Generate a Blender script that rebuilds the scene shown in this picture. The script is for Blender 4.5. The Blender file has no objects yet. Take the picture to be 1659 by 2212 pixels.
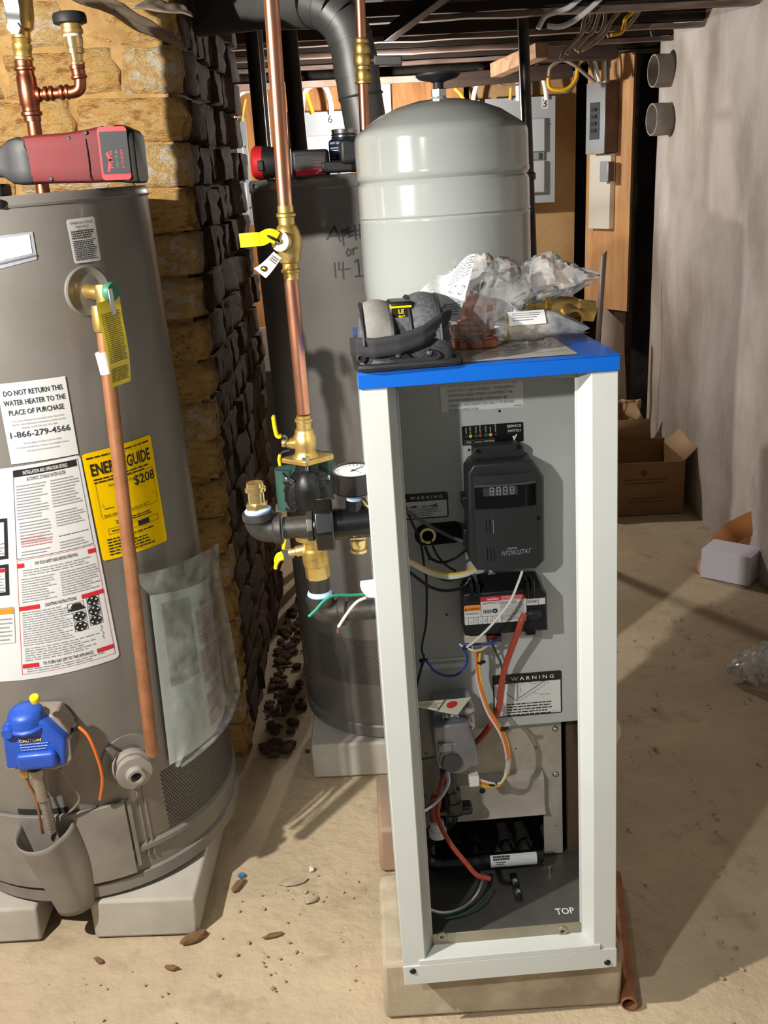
import bpy, bmesh, math, random
from mathutils import Vector, Matrix, Euler, noise
import numpy as np
rnd = random.Random(7)
sc = bpy.context.scene
COL = sc.collection

# ---------------------------------------------------------------- camera, world, lights, exposure
IMG_W, IMG_H, FPX = 1659.0, 2212.0, 2150.0
CAM = Vector((0, 0, 1.40))
PITCH, ROLL = math.radians(18.9), math.radians(-2.9)
FWD = Vector((0, math.cos(PITCH), -math.sin(PITCH)))
_r, _u = Vector((1, 0, 0)), Vector((1, 0, 0)).cross(FWD)
CR = _r*math.cos(ROLL) + _u*math.sin(ROLL)
CU = -_r*math.sin(ROLL) + _u*math.cos(ROLL)
cam_data = bpy.data.cameras.new('camera'); cam = bpy.data.objects.new('camera', cam_data)
COL.objects.link(cam); sc.camera = cam
cam_data.sensor_fit = 'HORIZONTAL'; cam_data.sensor_width = 36.0; cam_data.lens = 36.0*FPX/IMG_W
cam_data.clip_start = 0.05
cam.matrix_world = Matrix(((CR.x, CU.x, -FWD.x, CAM.x), (CR.y, CU.y, -FWD.y, CAM.y), (CR.z, CU.z, -FWD.z, CAM.z), (0, 0, 0, 1)))

world = bpy.data.worlds.new('world'); sc.world = world; world.use_nodes = True
bg = world.node_tree.nodes['Background']; bg.inputs[0].default_value = (0.92, 0.96, 1.0, 1); bg.inputs[1].default_value = 0.095
def lamp(name, kind, loc, power, color, size, target=None, **kw):
    l = bpy.data.lights.new(name, kind); l.energy = power; l.color = color
    if kind == 'AREA': l.size = size
    else: l.shadow_soft_size = size
    for k, v in kw.items(): setattr(l, k, v)
    o = bpy.data.objects.new(name, l); COL.objects.link(o); o.location = loc
    if target is not None: o.rotation_euler = (Vector(target)-Vector(loc)).to_track_quat('-Z', 'Y').to_euler()
    return o
lamp('work_light', 'SPOT', (-0.68, 0.12, 1.56), 40, (1.0, 0.985, 0.96), 0.02, (0.20, 1.40, 0.76), spot_size=math.radians(52), spot_blend=0.5)
lamp('left_work_light', 'POINT', (-1.13, 0.68, 1.69), 112, (1.0, 0.96, 0.90), 0.018)
lamp('back_room_lamp', 'POINT', (0.07, 4.42, 1.60), 25, (1.0, 0.94, 0.88), 0.03)
sc.view_settings.view_transform = 'Standard'; sc.view_settings.look = 'None'
sc.view_settings.exposure = 0.75; sc.view_settings.gamma = 1.0; sc.view_settings.use_curve_mapping = False

# ---------------------------------------------------------------- measuring helpers
def ray(px, py): return FWD + CR*((px-IMG_W/2)/FPX) - CU*((py-IMG_H/2)/FPX)
def at(px, py, Y):
    d = ray(px, py); return CAM + d*(Y/d.y)
def gnd(px, py, z=0.0):
    d = ray(px, py); return CAM + d*((z-CAM.z)/d.z)

# ---------------------------------------------------------------- materials
def lin(c):
    if isinstance(c, str):
        c = c.lstrip('#'); c = [int(c[i:i+2], 16)/255 for i in (0, 2, 4)]
    return tuple(((x/12.92) if x <= 0.04045 else ((x+0.055)/1.055)**2.4) for x in c) + (1.0,)
MATS = {}
def mat(name, col, rough=0.5, metal=0.0, col2=None, scale=8.0, detail=4.0, lo=0.35, hi=0.65, bump=0.0, bscale=40.0,
        coat=0.0, stretch=(1, 1, 1), rough2=None, spec=None, alpha=None, trans=0.0, bdist=0.002, col3=None, scale3=3.0, lo3=.5, hi3=.7):
    if name in MATS: return MATS[name]
    m = bpy.data.materials.new(name); m.use_nodes = True; nt = m.node_tree; b = nt.nodes['Principled BSDF']; L = nt.links.new
    b.inputs['Base Color'].default_value = lin(col); b.inputs['Roughness'].default_value = rough; b.inputs['Metallic'].default_value = metal
    if coat: b.inputs['Coat Weight'].default_value = coat; b.inputs['Coat Roughness'].default_value = 0.08
    if spec is not None: b.inputs['Specular IOR Level'].default_value = spec
    if trans: b.inputs['Transmission Weight'].default_value = trans
    if alpha is not None: b.inputs['Alpha'].default_value = alpha
    tc = None
    def coords():
        nonlocal tc
        if tc is None:
            t = nt.nodes.new('ShaderNodeTexCoord'); mp = nt.nodes.new('ShaderNodeMapping'); mp.inputs['Scale'].default_value = stretch
            L(t.outputs['Object'], mp.inputs['Vector']); tc = mp.outputs['Vector']
        return tc
    def ntex(s, d):
        n = nt.nodes.new('ShaderNodeTexNoise'); n.inputs['Scale'].default_value = s; n.inputs['Detail'].default_value = d; n.inputs['Roughness'].default_value = .62
        L(coords(), n.inputs['Vector']); return n
    def ramp(n, a, c, lo, hi):
        r = nt.nodes.new('ShaderNodeValToRGB'); r.color_ramp.elements[0].position = lo; r.color_ramp.elements[1].position = hi
        r.color_ramp.elements[0].color = a; r.color_ramp.elements[1].color = c; L(n.outputs['Fac'], r.inputs['Fac']); return r
    if col2 is not None:
        n = ntex(scale, detail); r = ramp(n, lin(col), lin(col2), lo, hi); out = r.outputs['Color']
        if col3 is not None:
            n3 = ntex(scale3, 6.0); r3 = ramp(n3, (0, 0, 0, 1), (1, 1, 1, 1), lo3, hi3)
            mx = nt.nodes.new('ShaderNodeMix'); mx.data_type = 'RGBA'; L(r3.outputs['Color'], mx.inputs[0]); L(out, mx.inputs[6]); mx.inputs[7].default_value = lin(col3); out = mx.outputs[2]
        L(out, b.inputs['Base Color'])
        if rough2 is not None:
            rr = ramp(n, (rough,)*3+(1,), (rough2,)*3+(1,), lo, hi); L(rr.outputs['Color'], b.inputs['Roughness'])
    if bump:
        n = ntex(bscale, 6.0); bp = nt.nodes.new('ShaderNodeBump'); bp.inputs['Strength'].default_value = bump; bp.inputs['Distance'].default_value = bdist
        L(n.outputs['Fac'], bp.inputs['Height']); L(bp.outputs['Normal'], b.inputs['Normal'])
    MATS[name] = m; return m
def film(name, tint='#ffffff', clear=0.6, rough=0.15, haze=0.35):
    if name in MATS: return MATS[name]
    m = bpy.data.materials.new(name); m.use_nodes = True; nt = m.node_tree; nt.nodes.clear(); L = nt.links.new
    out = nt.nodes.new('ShaderNodeOutputMaterial'); tr = nt.nodes.new('ShaderNodeBsdfTransparent'); tr.inputs[0].default_value = lin(tint)
    b = nt.nodes.new('ShaderNodeBsdfPrincipled'); b.inputs['Base Color'].default_value = lin(tint); b.inputs['Roughness'].default_value = rough
    gl = nt.nodes.new('ShaderNodeBsdfGlossy'); gl.inputs['Roughness'].default_value = rough
    t = nt.nodes.new('ShaderNodeTexCoord'); n = nt.nodes.new('ShaderNodeTexNoise'); n.inputs['Scale'].default_value = 35; n.inputs['Detail'].default_value = 5; L(t.outputs['Object'], n.inputs['Vector'])
    mr = nt.nodes.new('ShaderNodeMapRange'); mr.inputs['From Min'].default_value = .3; mr.inputs['From Max'].default_value = .7
    mr.inputs['To Min'].default_value = 1-clear-haze/2; mr.inputs['To Max'].default_value = 1-clear+haze/2; L(n.outputs['Fac'], mr.inputs['Value'])
    m1 = nt.nodes.new('ShaderNodeMixShader'); L(mr.outputs[0], m1.inputs[0]); L(tr.outputs[0], m1.inputs[1]); L(b.outputs[0], m1.inputs[2])
    fr = nt.nodes.new('ShaderNodeFresnel'); fr.inputs[0].default_value = 1.45
    m2 = nt.nodes.new('ShaderNodeMixShader'); L(fr.outputs[0], m2.inputs[0]); L(m1.outputs[0], m2.inputs[1]); L(gl.outputs[0], m2.inputs[2])
    L(m2.outputs[0], out.inputs[0]); MATS[name] = m; return m

INK = mat('ink_black', '#17171a', .6); WHITE = mat('paper_white', '#cfcfcd', .5); RED = mat('print_red', '#c4202e', .5)
YEL = mat('print_yellow', '#f6ca00', .8, spec=.05); ORG = mat('print_orange', '#f08a1c', .5); GREYINK = mat('ink_grey', '#6a6a6c', .6); CREAM = mat('paper_cream', '#ded6bd', .6)
COPPER = mat('copper', '#e2a285', .26, .95, '#cf8a6a', 14, rough2=.36)
COPPER_OLD = mat('copper_old', '#b27a55', .45, .5, '#8e5f40', 18, rough2=.6)
BRASS = mat('brass', '#e0c37c', .34, .85, '#c4a055', 25, rough2=.42, bump=.08, bscale=160)
BRASS_SHINY = mat('brass_shiny', '#ecd091', .2, .9)
STEEL = mat('steel', '#b9bbbd', .28, 1.0); IRON = mat('black_iron', '#3a3937', .45, .6, '#55524d', 30, bump=.15, bscale=120)
IRON_BLK = mat('black_enamel', '#0d0d0e', .28, 0.0, coat=.3); BLACK = mat('black_plastic', '#141416', .42); RUBBER = mat('black_rubber', '#1b1b1d', .6)
DOPE = mat('pipe_dope_blue', '#a9c6e6', .6); YELGRIP = mat('yellow_grip', '#e6cc12', .38); GREEN = mat('green_wire', '#1f8f6c', .45)
HEATER = mat('heater_grey', '#7f7a74', .36, 0.0, '#767169', 5, coat=.2, bump=.02, bscale=6)
HEATER_DUSTY = mat('heater_grey_dusty', '#77716a', .55, 0.05, '#8b847a', 9, detail=8, bump=.04, bscale=60)
JACKET = mat('jacket_white', '#c6c9c3', .38, 0, '#c0c3bd', 4, coat=.15, bump=.015, bscale=300)
PANEL = mat('panel_grey', '#b2b4b1', .45, .0, '#acaeab', 5, bump=.02, bscale=200)
GALV = mat('galvanised', '#b8b0a2', .42, .3, '#a59d8f', 22, rough2=.55)
BLUE = mat('blue_top', '#005cbc', .36, 0, coat=.25)
WIRE_W = mat('wire_white', '#dcd8cf', .45); WIRE_B = mat('wire_blue', '#2646a0', .4); WIRE_O = mat('wire_orange', '#e5702b', .4); WIRE_Y = mat('wire_yellow', '#e8b820', .4)
WIRE_R = mat('wire_red_silicone', '#a8412f', .45); WIRE_K = mat('wire_black', '#101012', .45); WIRE_GN = mat('wire_dark_green', '#145238', .45)

# ---------------------------------------------------------------- mesh builder
def frame(axis):
    a = Vector(axis).normalized(); t = Vector((0, 0, 1)) if abs(a.z) < .9 else Vector((1, 0, 0))
    u = t.cross(a).normalized(); return u, a.cross(u), a
def smooth_path(pts, k=6):
    P = [Vector(p) for p in pts]
    if len(P) < 3 or k < 2: return P
    Q = [P[0]*2-P[1]] + P + [P[-1]*2-P[-2]]; out = []
    for i in range(1, len(Q)-2):
        a, b, c, d = Q[i-1], Q[i], Q[i+1], Q[i+2]
        for j in range(k):
            t = j/k; out.append(.5*((2*b)+(c-a)*t+(2*a-5*b+4*c-d)*t*t+(3*b-a-3*c+d)*t**3))
    out.append(P[-1]); return out
class MB:
    def __init__(s): s.v = []; s.f = []; s.fm = []; s.mats = []; s.cur = 0
    def use(s, m):
        if m not in s.mats: s.mats.append(m)
        s.cur = s.mats.index(m); return s
    def face(s, *idx): s.f.append(tuple(idx)); s.fm.append(s.cur)
    def add(s, pts): n = len(s.v); s.v += [tuple(p) for p in pts]; return n
    def poly(s, pts): n = s.add(pts); s.face(*range(n, n+len(pts))); return s
    def obox(s, c, ax, ay, az):
        c = Vector(c); ax, ay, az = Vector(ax), Vector(ay), Vector(az)
        n = s.add([c+sx*ax+sy*ay+sz*az for sz in (-1, 1) for sy in (-1, 1) for sx in (-1, 1)])
        for q in ((0, 2, 3, 1), (4, 5, 7, 6), (0, 1, 5, 4), (2, 6, 7, 3), (0, 4, 6, 2), (1, 3, 7, 5)): s.face(*[n+i for i in q])
        return s
    def box(s, x0, x1, y0, y1, z0, z1):
        return s.obox(((x0+x1)/2, (y0+y1)/2, (z0+z1)/2), ((x1-x0)/2, 0, 0), (0, (y1-y0)/2, 0), (0, 0, (z1-z0)/2))
    def lathe(s, prof, o=(0, 0, 0), axis=(0, 0, 1), n=24, cap=True, sq=1.0):
        u, w, a = frame(axis); o = Vector(o); rings = []
        for r, h in prof:
            rings.append(s.add([o+a*h+(u*math.cos(2*math.pi*i/n)+w*sq*math.sin(2*math.pi*i/n))*r for i in range(n)]))
        for k in range(len(rings)-1):
            for i in range(n):
                j = (i+1) % n; s.face(rings[k]+i, rings[k]+j, rings[k+1]+j, rings[k+1]+i)
        if cap:
            if prof[0][0] > 1e-5: s.face(*[rings[0]+i for i in reversed(range(n))])
            if prof[-1][0] > 1e-5: s.face(*[rings[-1]+i for i in range(n)])
        return s
    def cyl(s, p0, p1, r0, r1=None, n=20, cap=True):
        p0, p1 = Vector(p0), Vector(p1); d = p1-p0
        return s.lathe([(r0, 0), (r0 if r1 is None else r1, d.length)], p0, d, n, cap)
    def tube(s, pts, r, n=10, k=6, cap=True):
        P = smooth_path(pts, k); m = len(P); rings = []
        R = r if isinstance(r, (list, tuple)) else None
        t0 = (P[1]-P[0]).normalized(); u, w, _ = frame(t0)
        for i in range(m):
            t = ((P[min(i+1, m-1)]-P[max(i-1, 0)])).normalized()
            u = (u-t*u.dot(t)); u = u.normalized() if u.length > 1e-6 else frame(t)[0]; w = t.cross(u)
            if R: x = i/(m-1)*(len(R)-1); a = int(x); b = min(a+1, len(R)-1); rr = R[a]+(R[b]-R[a])*(x-a)
            else: rr = r
            rings.append(s.add([P[i]+(u*math.cos(2*math.pi*q/n)+w*math.sin(2*math.pi*q/n))*rr for q in range(n)]))
        for i in range(m-1):
            for q in range(n):
                j = (q+1) % n; s.face(rings[i]+q, rings[i]+j, rings[i+1]+j, rings[i+1]+q)
        if cap: s.face(*[rings[0]+q for q in reversed(range(n))]); s.face(*[rings[-1]+q for q in range(n)])
        return s
    def prism(s, poly, o, ux, uy, d):
        o, ux, uy, d = Vector(o), Vector(ux), Vector(uy), Vector(d); k = len(poly)
        a = s.add([o+ux*x+uy*y for x, y in poly]); b = s.add([o+ux*x+uy*y+d for x, y in poly])
        s.face(*[a+i for i in range(k)]); s.face(*[b+i for i in reversed(range(k))])
        for i in range(k): j = (i+1) % k; s.face(a+j, a+i, b+i, b+j)
        return s
    def grid(s, fn, nu, nv, wrap=False):
        n = s.add([fn(i/nu, j/nv) for j in range(nv+1) for i in range(nu+1)])
        for j in range(nv):
            for i in range(nu): a = n+j*(nu+1)+i; s.face(a, a+1, a+nu+2, a+nu+1)
        return s
    def ball(s, c, r, n=14, m=8):
        c = Vector(c); r = r if isinstance(r, (tuple, list)) else (r, r, r)
        def fn(u, v):
            a = 2*math.pi*u; b = math.pi*(v-.5); return c+Vector((r[0]*math.cos(b)*math.cos(a), r[1]*math.cos(b)*math.sin(a), r[2]*math.sin(b)))
        return s.grid(fn, n, m)
    def build(s, name, m=None, parent=None, bevel=0, seg=2, angle=40, merge=False, **tags):
        me = bpy.data.meshes.new(name)
        if m is not None and not s.mats: s.mats = [m]
        me.from_pydata(s.v, [], s.f)
        for q in s.mats: me.materials.append(q)
        me.polygons.foreach_set('material_index', s.fm); me.polygons.foreach_set('use_smooth', [True]*len(s.f))
        bm = bmesh.new(); bm.from_mesh(me)
        if merge: bmesh.ops.remove_doubles(bm, verts=bm.verts, dist=1e-5)
        bmesh.ops.recalc_face_normals(bm, faces=bm.faces); bm.to_mesh(me); bm.free()
        me.set_sharp_from_angle(angle=math.radians(angle))
        return put(name, me, parent, bevel, seg, **tags)
def put(name, me, parent=None, bevel=0, seg=2, **tags):
    o = bpy.data.objects.new(name, me); COL.objects.link(o)
    if parent is not None: o.parent = parent
    if bevel:
        b = o.modifiers.new('bevel', 'BEVEL'); b.width = bevel; b.segments = seg; b.limit_method = 'ANGLE'; b.angle_limit = math.radians(40); b.harden_normals = False
    for k, v in tags.items(): o[k] = v
    return o
def thing(name, label, category, M=None, group=None):
    o = bpy.data.objects.new(name, None); COL.objects.link(o); o.empty_display_size = .05
    if M is not None: o.matrix_world = M if isinstance(M, Matrix) else Matrix.Translation(Vector(M))
    o['label'] = label; o['category'] = category
    if group: o['group'] = group
    return o
def tag(o, label, category, group=None):
    o['label'] = label; o['category'] = category
    if group: o['group'] = group
    return o

# ---------------------------------------------------------------- printed sheets (paper and ink as thin geometry)
_TXT = {}
def text_mesh(s, bold=0.0):
    key = (s, bold)
    if key not in _TXT:
        c = bpy.data.curves.new('t', 'FONT'); c.body = s; c.size = 1.0; c.resolution_u = 2; c.offset = bold; c.fill_mode = 'FRONT'
        o = bpy.data.objects.new('t', c); me = bpy.data.meshes.new_from_object(o)
        V = [(v.co.x, v.co.y) for v in me.vertices]; F = [tuple(p.vertices) for p in me.polygons]
        bpy.data.objects.remove(o); bpy.data.curves.remove(c); bpy.data.meshes.remove(me)
        x0 = min([a for a, b in V], default=0); x1 = max([a for a, b in V], default=1)
        _TXT[key] = (V, F, x0, x1)
    return _TXT[key]
class Sheet:
    """u to the right, v up, metres; fn(u, v, lift) gives the place on the surface."""
    def __init__(s, fn, step=None): s.fn = fn; s.mb = MB(); s.step = step; s.g = random.Random(3)
    def quad(s, u0, v0, u1, v1, m, lift):
        s.mb.use(m); n = 1 if not s.step else max(1, int(math.ceil(abs(u1-u0)/s.step))); k = 1 if not s.step else max(1, int(math.ceil(abs(v1-v0)/s.step/1.5)))
        s.mb.grid(lambda a, b: s.fn(u0+(u1-u0)*a, v0+(v1-v0)*b, lift), n, k); return s
    def paper(s, u0, v0, u1, v1, m, r=0.0, lift=.0006, th=.0):
        if r <= 0: return s.quad(u0, v0, u1, v1, m, lift)
        s.quad(u0+r, v0, u1-r, v1, m, lift); s.quad(u0, v0+r, u0+r, v1-r, m, lift); s.quad(u1-r, v0+r, u1, v1-r, m, lift)
        for cu, cv, a0 in ((u0+r, v0+r, 180), (u1-r, v0+r, 270), (u1-r, v1-r, 0), (u0+r, v1-r, 90)):
            s.mb.poly([s.fn(cu, cv, lift)]+[s.fn(cu+r*math.cos(math.radians(a0+15*i)), cv+r*math.sin(math.radians(a0+15*i)), lift) for i in range(7)])
        return s
    def frame(s, u0, v0, u1, v1, w, m, lift=.0010):
        s.quad(u0, v0, u1, v0+w, m, lift); s.quad(u0, v1-w, u1, v1, m, lift); s.quad(u0, v0+w, u0+w, v1-w, m, lift); s.quad(u1-w, v0+w, u1, v1-w, m, lift); return s
    def text(s, t, u, v, size, m, width=None, align='L', bold=0.0, lift=.0012, rot=0.0, shear=0.0):
        V, F, x0, x1 = text_mesh(t, bold); sx = size
        if width: sx = width/max(1e-6, x1-x0)
        w = (x1-x0)*sx; off = {'L': 0, 'C': -w/2, 'R': -w}[align]; c, sn = math.cos(rot), math.sin(rot)
        s.mb.use(m); P = []
        for x, y in V:
            a = off+(x-x0)*sx+shear*y*size; b = y*size; P.append(s.fn(u+a*c-b*sn, v+a*sn+b*c, lift))
        n = s.mb.add(P)
        for f in F: s.mb.face(*[n+i for i in f])
        return s
    def greek(s, u0, v0, u1, v1, n, m, fill=.5, rag=.25, lift=.0012, words=True):
        h = (v1-v0)/n
        for i in range(n):
            v = v1-(i+.5)*h; end = u1-(u1-u0)*rag*s.g.random()**2; u = u0
            while u < end:
                L = (u1-u0)*(.04+.10*s.g.random()) if words else end-u
                s.quad(u, v-h*fill/2, min(u+L, end), v+h*fill/2, m, lift); u += L+(u1-u0)*.018
        return s
    def disc(s, u, v, r, m, lift=.0012, n=16, r2=None):
        s.mb.use(m)
        s.mb.poly([s.fn(u+r*math.cos(2*math.pi*i/n), v+(r2 or r)*math.sin(2*math.pi*i/n), lift) for i in range(n)]); return s
    def shape(s, pts, m, lift=.0012): s.mb.use(m); s.mb.poly([s.fn(u, v, lift) for u, v in pts]); return s
    def line(s, pts, w, m, lift=.0012):
        s.mb.use(m)
        for (a, b), (c, d) in zip(pts[:-1], pts[1:]):
            L = math.hypot(c-a, d-b) or 1; nx, ny = -(d-b)/L*w/2, (c-a)/L*w/2; ex, ey = (c-a)/L*w*.3, (d-b)/L*w*.3
            s.mb.poly([s.fn(a+nx-ex, b+ny-ey, lift), s.fn(a-nx-ex, b-ny-ey, lift), s.fn(c-nx+ex, d-ny+ey, lift), s.fn(c+nx+ex, d+ny+ey, lift)])
        return s
    def build(s, name, parent=None, **tags): return s.mb.build(name, None, parent, **tags)
def plane_fn(o, ux, uy):
    o, ux, uy = Vector(o), Vector(ux).normalized(), Vector(uy).normalized(); nn = ux.cross(uy)
    return lambda u, v, l: o+ux*u+uy*v+nn*l
def cyl_fn(R): return lambda u, v, l: Vector(((R+l)*math.sin(u/R), -(R+l)*math.cos(u/R), v))

def finish_noise(o, amp, sc_, seed=0):
    for v in o.data.vertices:
        v.co += Vector(noise.noise_vector(v.co*sc_+Vector((seed, seed*2, 0))))*amp

# ================================================================= THE SETTING
DIRT = mat('floor_dirt', '#c9b696', .9, 0, '#ad997d', 2.2, detail=10, lo=.35, hi=.68, bump=.8, bscale=34, bdist=.008, col3='#8d7860', scale3=8, lo3=.58, hi3=.80)
def floor_fn(a, b):
    x, y = -2.2+4.6*a, .2+5.4*b
    return Vector((x, y, -.004+.004*noise.noise(Vector((x*5, y*5, 0)))))
MB().grid(floor_fn, 92, 108).build('floor', DIRT, angle=180, kind='structure')

# right wall: old plaster over stone, with a rounded end towards the dark recess
PLASTER = mat('old_plaster', '#cec5bb', .85, 0, '#a69b90', 2.6, detail=11, lo=.34, hi=.66, bump=.5, bscale=11, bdist=.012, stretch=(1, 1.2, .7), col3='#ddd7d1', scale3=1.5, lo3=.46, hi3=.68)
def rwall(a, b):
    s = a*4.7; z = -.02+1.97*b
    if s < 3.9: x, y = 1.285, .8+s
    else: t = (s-3.9)/.8; x, y = 1.285+.75*t, 4.70+.05*math.sin(t*3)
    r = .02*noise.noise(Vector((x*2, y*2.3, z*2.1)))+.012*noise.noise(Vector((y*6, z*6, x*6)))
    f = max(0, min(1, (s-3.7)/.2))
    return Vector((x+r*(1-.7*f)+(.05*max(0, (s-3.78))*8*(1 if s < 3.9 else 0))*.1, y+r*f, z))
MB().grid(rwall, 120, 48).build('wall_right', PLASTER, angle=180, kind='structure')

STONE_DARK = mat('dark_stone', '#3b332c', .9, 0, '#231d19', 5, bump=.8, bscale=9, bdist=.03)
def bwall(a, b):
    x, z = -3+6.2*a, -.02+2.1*b
    return Vector((x, 5.22+.03*noise.noise(Vector((x*4, z*5, 0))), z))
MB().grid(bwall, 70, 26).build('wall_back', STONE_DARK, angle=180, kind='structure')

# ceiling: dark boards, joists across the room and thin furring strips below them
OLDWOOD = mat('old_joist', '#3a2a20', .85, 0, '#241a14', 7, stretch=(.3, 2, 2), bump=.3, bscale=18)
STRIPW = mat('old_lath', '#8d786c', .85, 0, '#5e4e45', 9, stretch=(.4, 3, 3))
ceil = MB().box(-2.2, 2.2, .9, 5.3, 2.06, 2.10).build('ceiling', OLDWOOD, kind='structure')
joist_y = [gnd(967, y, 1.862).y for y in (35, 78, 105, 130, 155)]
joist_y = [joist_y[0]-.92, joist_y[0]-.46]+joist_y
jm = MB().box(-2.1, 2.1, -.024, .024, 0, .19)
for i, y in enumerate(joist_y):
    if i == 0: o = jm.build('joist', OLDWOOD, ceil); jme = o.data
    else: o = put('joist', jme, ceil)
    o.location = (0, y, 1.872)
def strip_fn(k):
    m = MB()
    def f(u, v):
        a = 2*math.pi*v; x = -2.1+4.2*u
        sq = lambda t: max(-1, min(1, 1.35*t))
        return Vector((x, .022*sq(math.cos(a))+.003*noise.noise(Vector((x*9, k, 1))), .0085*sq(math.sin(a))+.004*noise.noise(Vector((x*7, k, 5)))))
    return m.grid(f, 60, 8)
for i, y in enumerate(joist_y):
    o = strip_fn(i).build('furring_strip', STRIPW, ceil); o.location = (0, y, 1.858)

# ---- chimney block: ochre bricks on the front, darker brown broken bricks down its right side
OCHRE = mat('ochre_brick', '#d6a356', .9, 0, '#e2c083', 6, detail=8, lo=.38, hi=.66, bump=.9, bscale=28, bdist=.014, col3='#a86e34', scale3=7, lo3=.50, hi3=.66)
OCHRE2 = mat('pale_brick', '#dcb97c', .9, 0, '#c08e48', 6, detail=8, lo=.4, hi=.66, bump=.9, bscale=24, bdist=.014, col3='#ddd3bf', scale3=5, lo3=.50, hi3=.62)
DARKB = mat('dark_brick', '#5f4936', .92, 0, '#433325', 9, detail=8, bump=.8, bscale=30, bdist=.008)
MORTAR = mat('lime_mortar', '#93703f', .95, 0, '#b8935c', 12, bump=.7, bscale=40, bdist=.006)
CHX, CHY0, CHY1, CHT = -.372, 2.215, 3.32, 1.87
chim = MB().box(-1.75, CHX-.028, CHY0+.010, CHY1-.02, -.01, CHT).build('wall_left', MORTAR, kind='structure')
chim.data.materials.append(mat('dark_mortar', '#4d3d2f', .95, 0, '#352a21', 10, bump=.8, bscale=34, bdist=.008))  # darker brown mortar for the side faces
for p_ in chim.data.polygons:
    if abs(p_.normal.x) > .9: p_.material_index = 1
def brick_mesh(seed, amp):
    bm = bmesh.new(); bmesh.ops.create_cube(bm, size=1.0); bmesh.ops.subdivide_edges(bm, edges=bm.edges, cuts=3, use_grid_fill=True)
    for v in bm.verts:
        p = Vector((v.co.x, v.co.y, v.co.z)); q = Vector((math.copysign(abs(2*p.x)**1.0, p.x), 2*p.y, 2*p.z)); m = max(abs(q.x), abs(q.y), abs(q.z)); L = q.length/m
        v.co = p*(1-.08*(L-1))+Vector(noise.noise_vector(p*2.6+Vector((seed*7.1, 0, 0))))*amp
    me = bpy.data.meshes.new('brick'); bm.to_mesh(me); bm.free()
    me.polygons.foreach_set('use_smooth', [True]*len(me.polygons)); return me
BR = [[brick_mesh(i, .085) for i in range(5)], [brick_mesh(i+9, .085) for i in range(4)], [brick_mesh(i+20, .09) for i in range(5)]]
for me, mm in ((BR[0], OCHRE), (BR[1], OCHRE2), (BR[2], DARKB)):
    for x in me: x.materials.append(mm)
PZ = .0925
for c in range(20):
    z = PZ*(c+.5); off = .11 if c % 2 else 0
    x = CHX
    first = True
    while x > -1.25:
        L = (.235 if not (first and off) else .12)*rnd.uniform(.93, 1.05); first = False
        me = rnd.choice(BR[0] if rnd.random() < .6 else BR[1])
        o = put('brick', me, chim); o.scale = (L-.005, .09, PZ-rnd.uniform(.002, .008)); o.location = (x-L/2, CHY0+.045+rnd.uniform(-.004, .008), z+rnd.uniform(-.003, .003))
        o.rotation_euler = (rnd.uniform(-.03, .03), rnd.uniform(-.02, .02), rnd.uniform(-.04, .04)); x -= L
    y = CHY0+(.06 if c % 2 else .10)
    while y < CHY1-.08:
        L = rnd.choice((.12, .16, .23))*rnd.uniform(.9, 1.05); L = min(L, CHY1-y)
        o = put('brick', rnd.choice(BR[2]), chim); o.scale = (.11, L-.008, PZ-rnd.uniform(.002, .016)); o.location = (CHX-.058+rnd.uniform(-.006, .009), y+L/2, z+rnd.uniform(-.004, .004))
        o.rotation_euler = (rnd.uniform(-.05, .05), rnd.uniform(-.05, .05), rnd.uniform(-.06, .06)); y += L

# ---- boards behind the panels
PLY = mat('plywood', '#c48a52', .7, 0, '#9a6636', 6, stretch=(4, 4, .5), bump=.1, bscale=30)
PLYDARK = mat('plywood_edge', '#5b4632', .8, 0, '#3a2c20', 30, stretch=(6, 1, .1))
TAN = mat('tan_board', '#b79463', .75, 0, '#a07c4c', 3, bump=.08, bscale=20, col3='#c7a678', scale3=1.4)
YB = 5.08
a, b = at(470, 195, YB), at(1012, 700, YB)
tag(MB().box(a.x, b.x, YB, YB+.018, b.z, a.z).build('plywood_sheet', PLY, bevel=.001), 'orange plywood sheet fixed to the back wall behind the grey panels', 'board')
a, b = at(1012, 165, YB), at(1237, 760, YB)
tag(MB().box(a.x+.002, b.x, YB-.004, YB+.016, b.z-.4, a.z).build('tan_board', TAN, bevel=.001), 'tan painted board on the back wall behind the panel numbered 3', 'board')
# stub pipes in the plaster wall
PVC = mat('grey_pipe', '#a39d95', .7, 0, '#8d867d', 12, bump=.1, bscale=60)
for n, (py, lb) in enumerate(((152, 'upper short grey pipe stub sticking out of the plaster wall'), (257, 'lower short grey pipe stub sticking out of the plaster wall'))):
    c = at(1438, py, 4.47); x1 = 1.205; R = .064
    m = MB().lathe([(R, .09), (R+.001, .02), (R, 0), (R-.006, 0), (R-.006, .06), (0, .06)], (x1, c.y, c.z), (1, .12, 0), 28, cap=False)
    tag(m.build('pipe_stub', PVC), lb, 'pipe', 'pipe stubs in the plaster wall')

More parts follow.
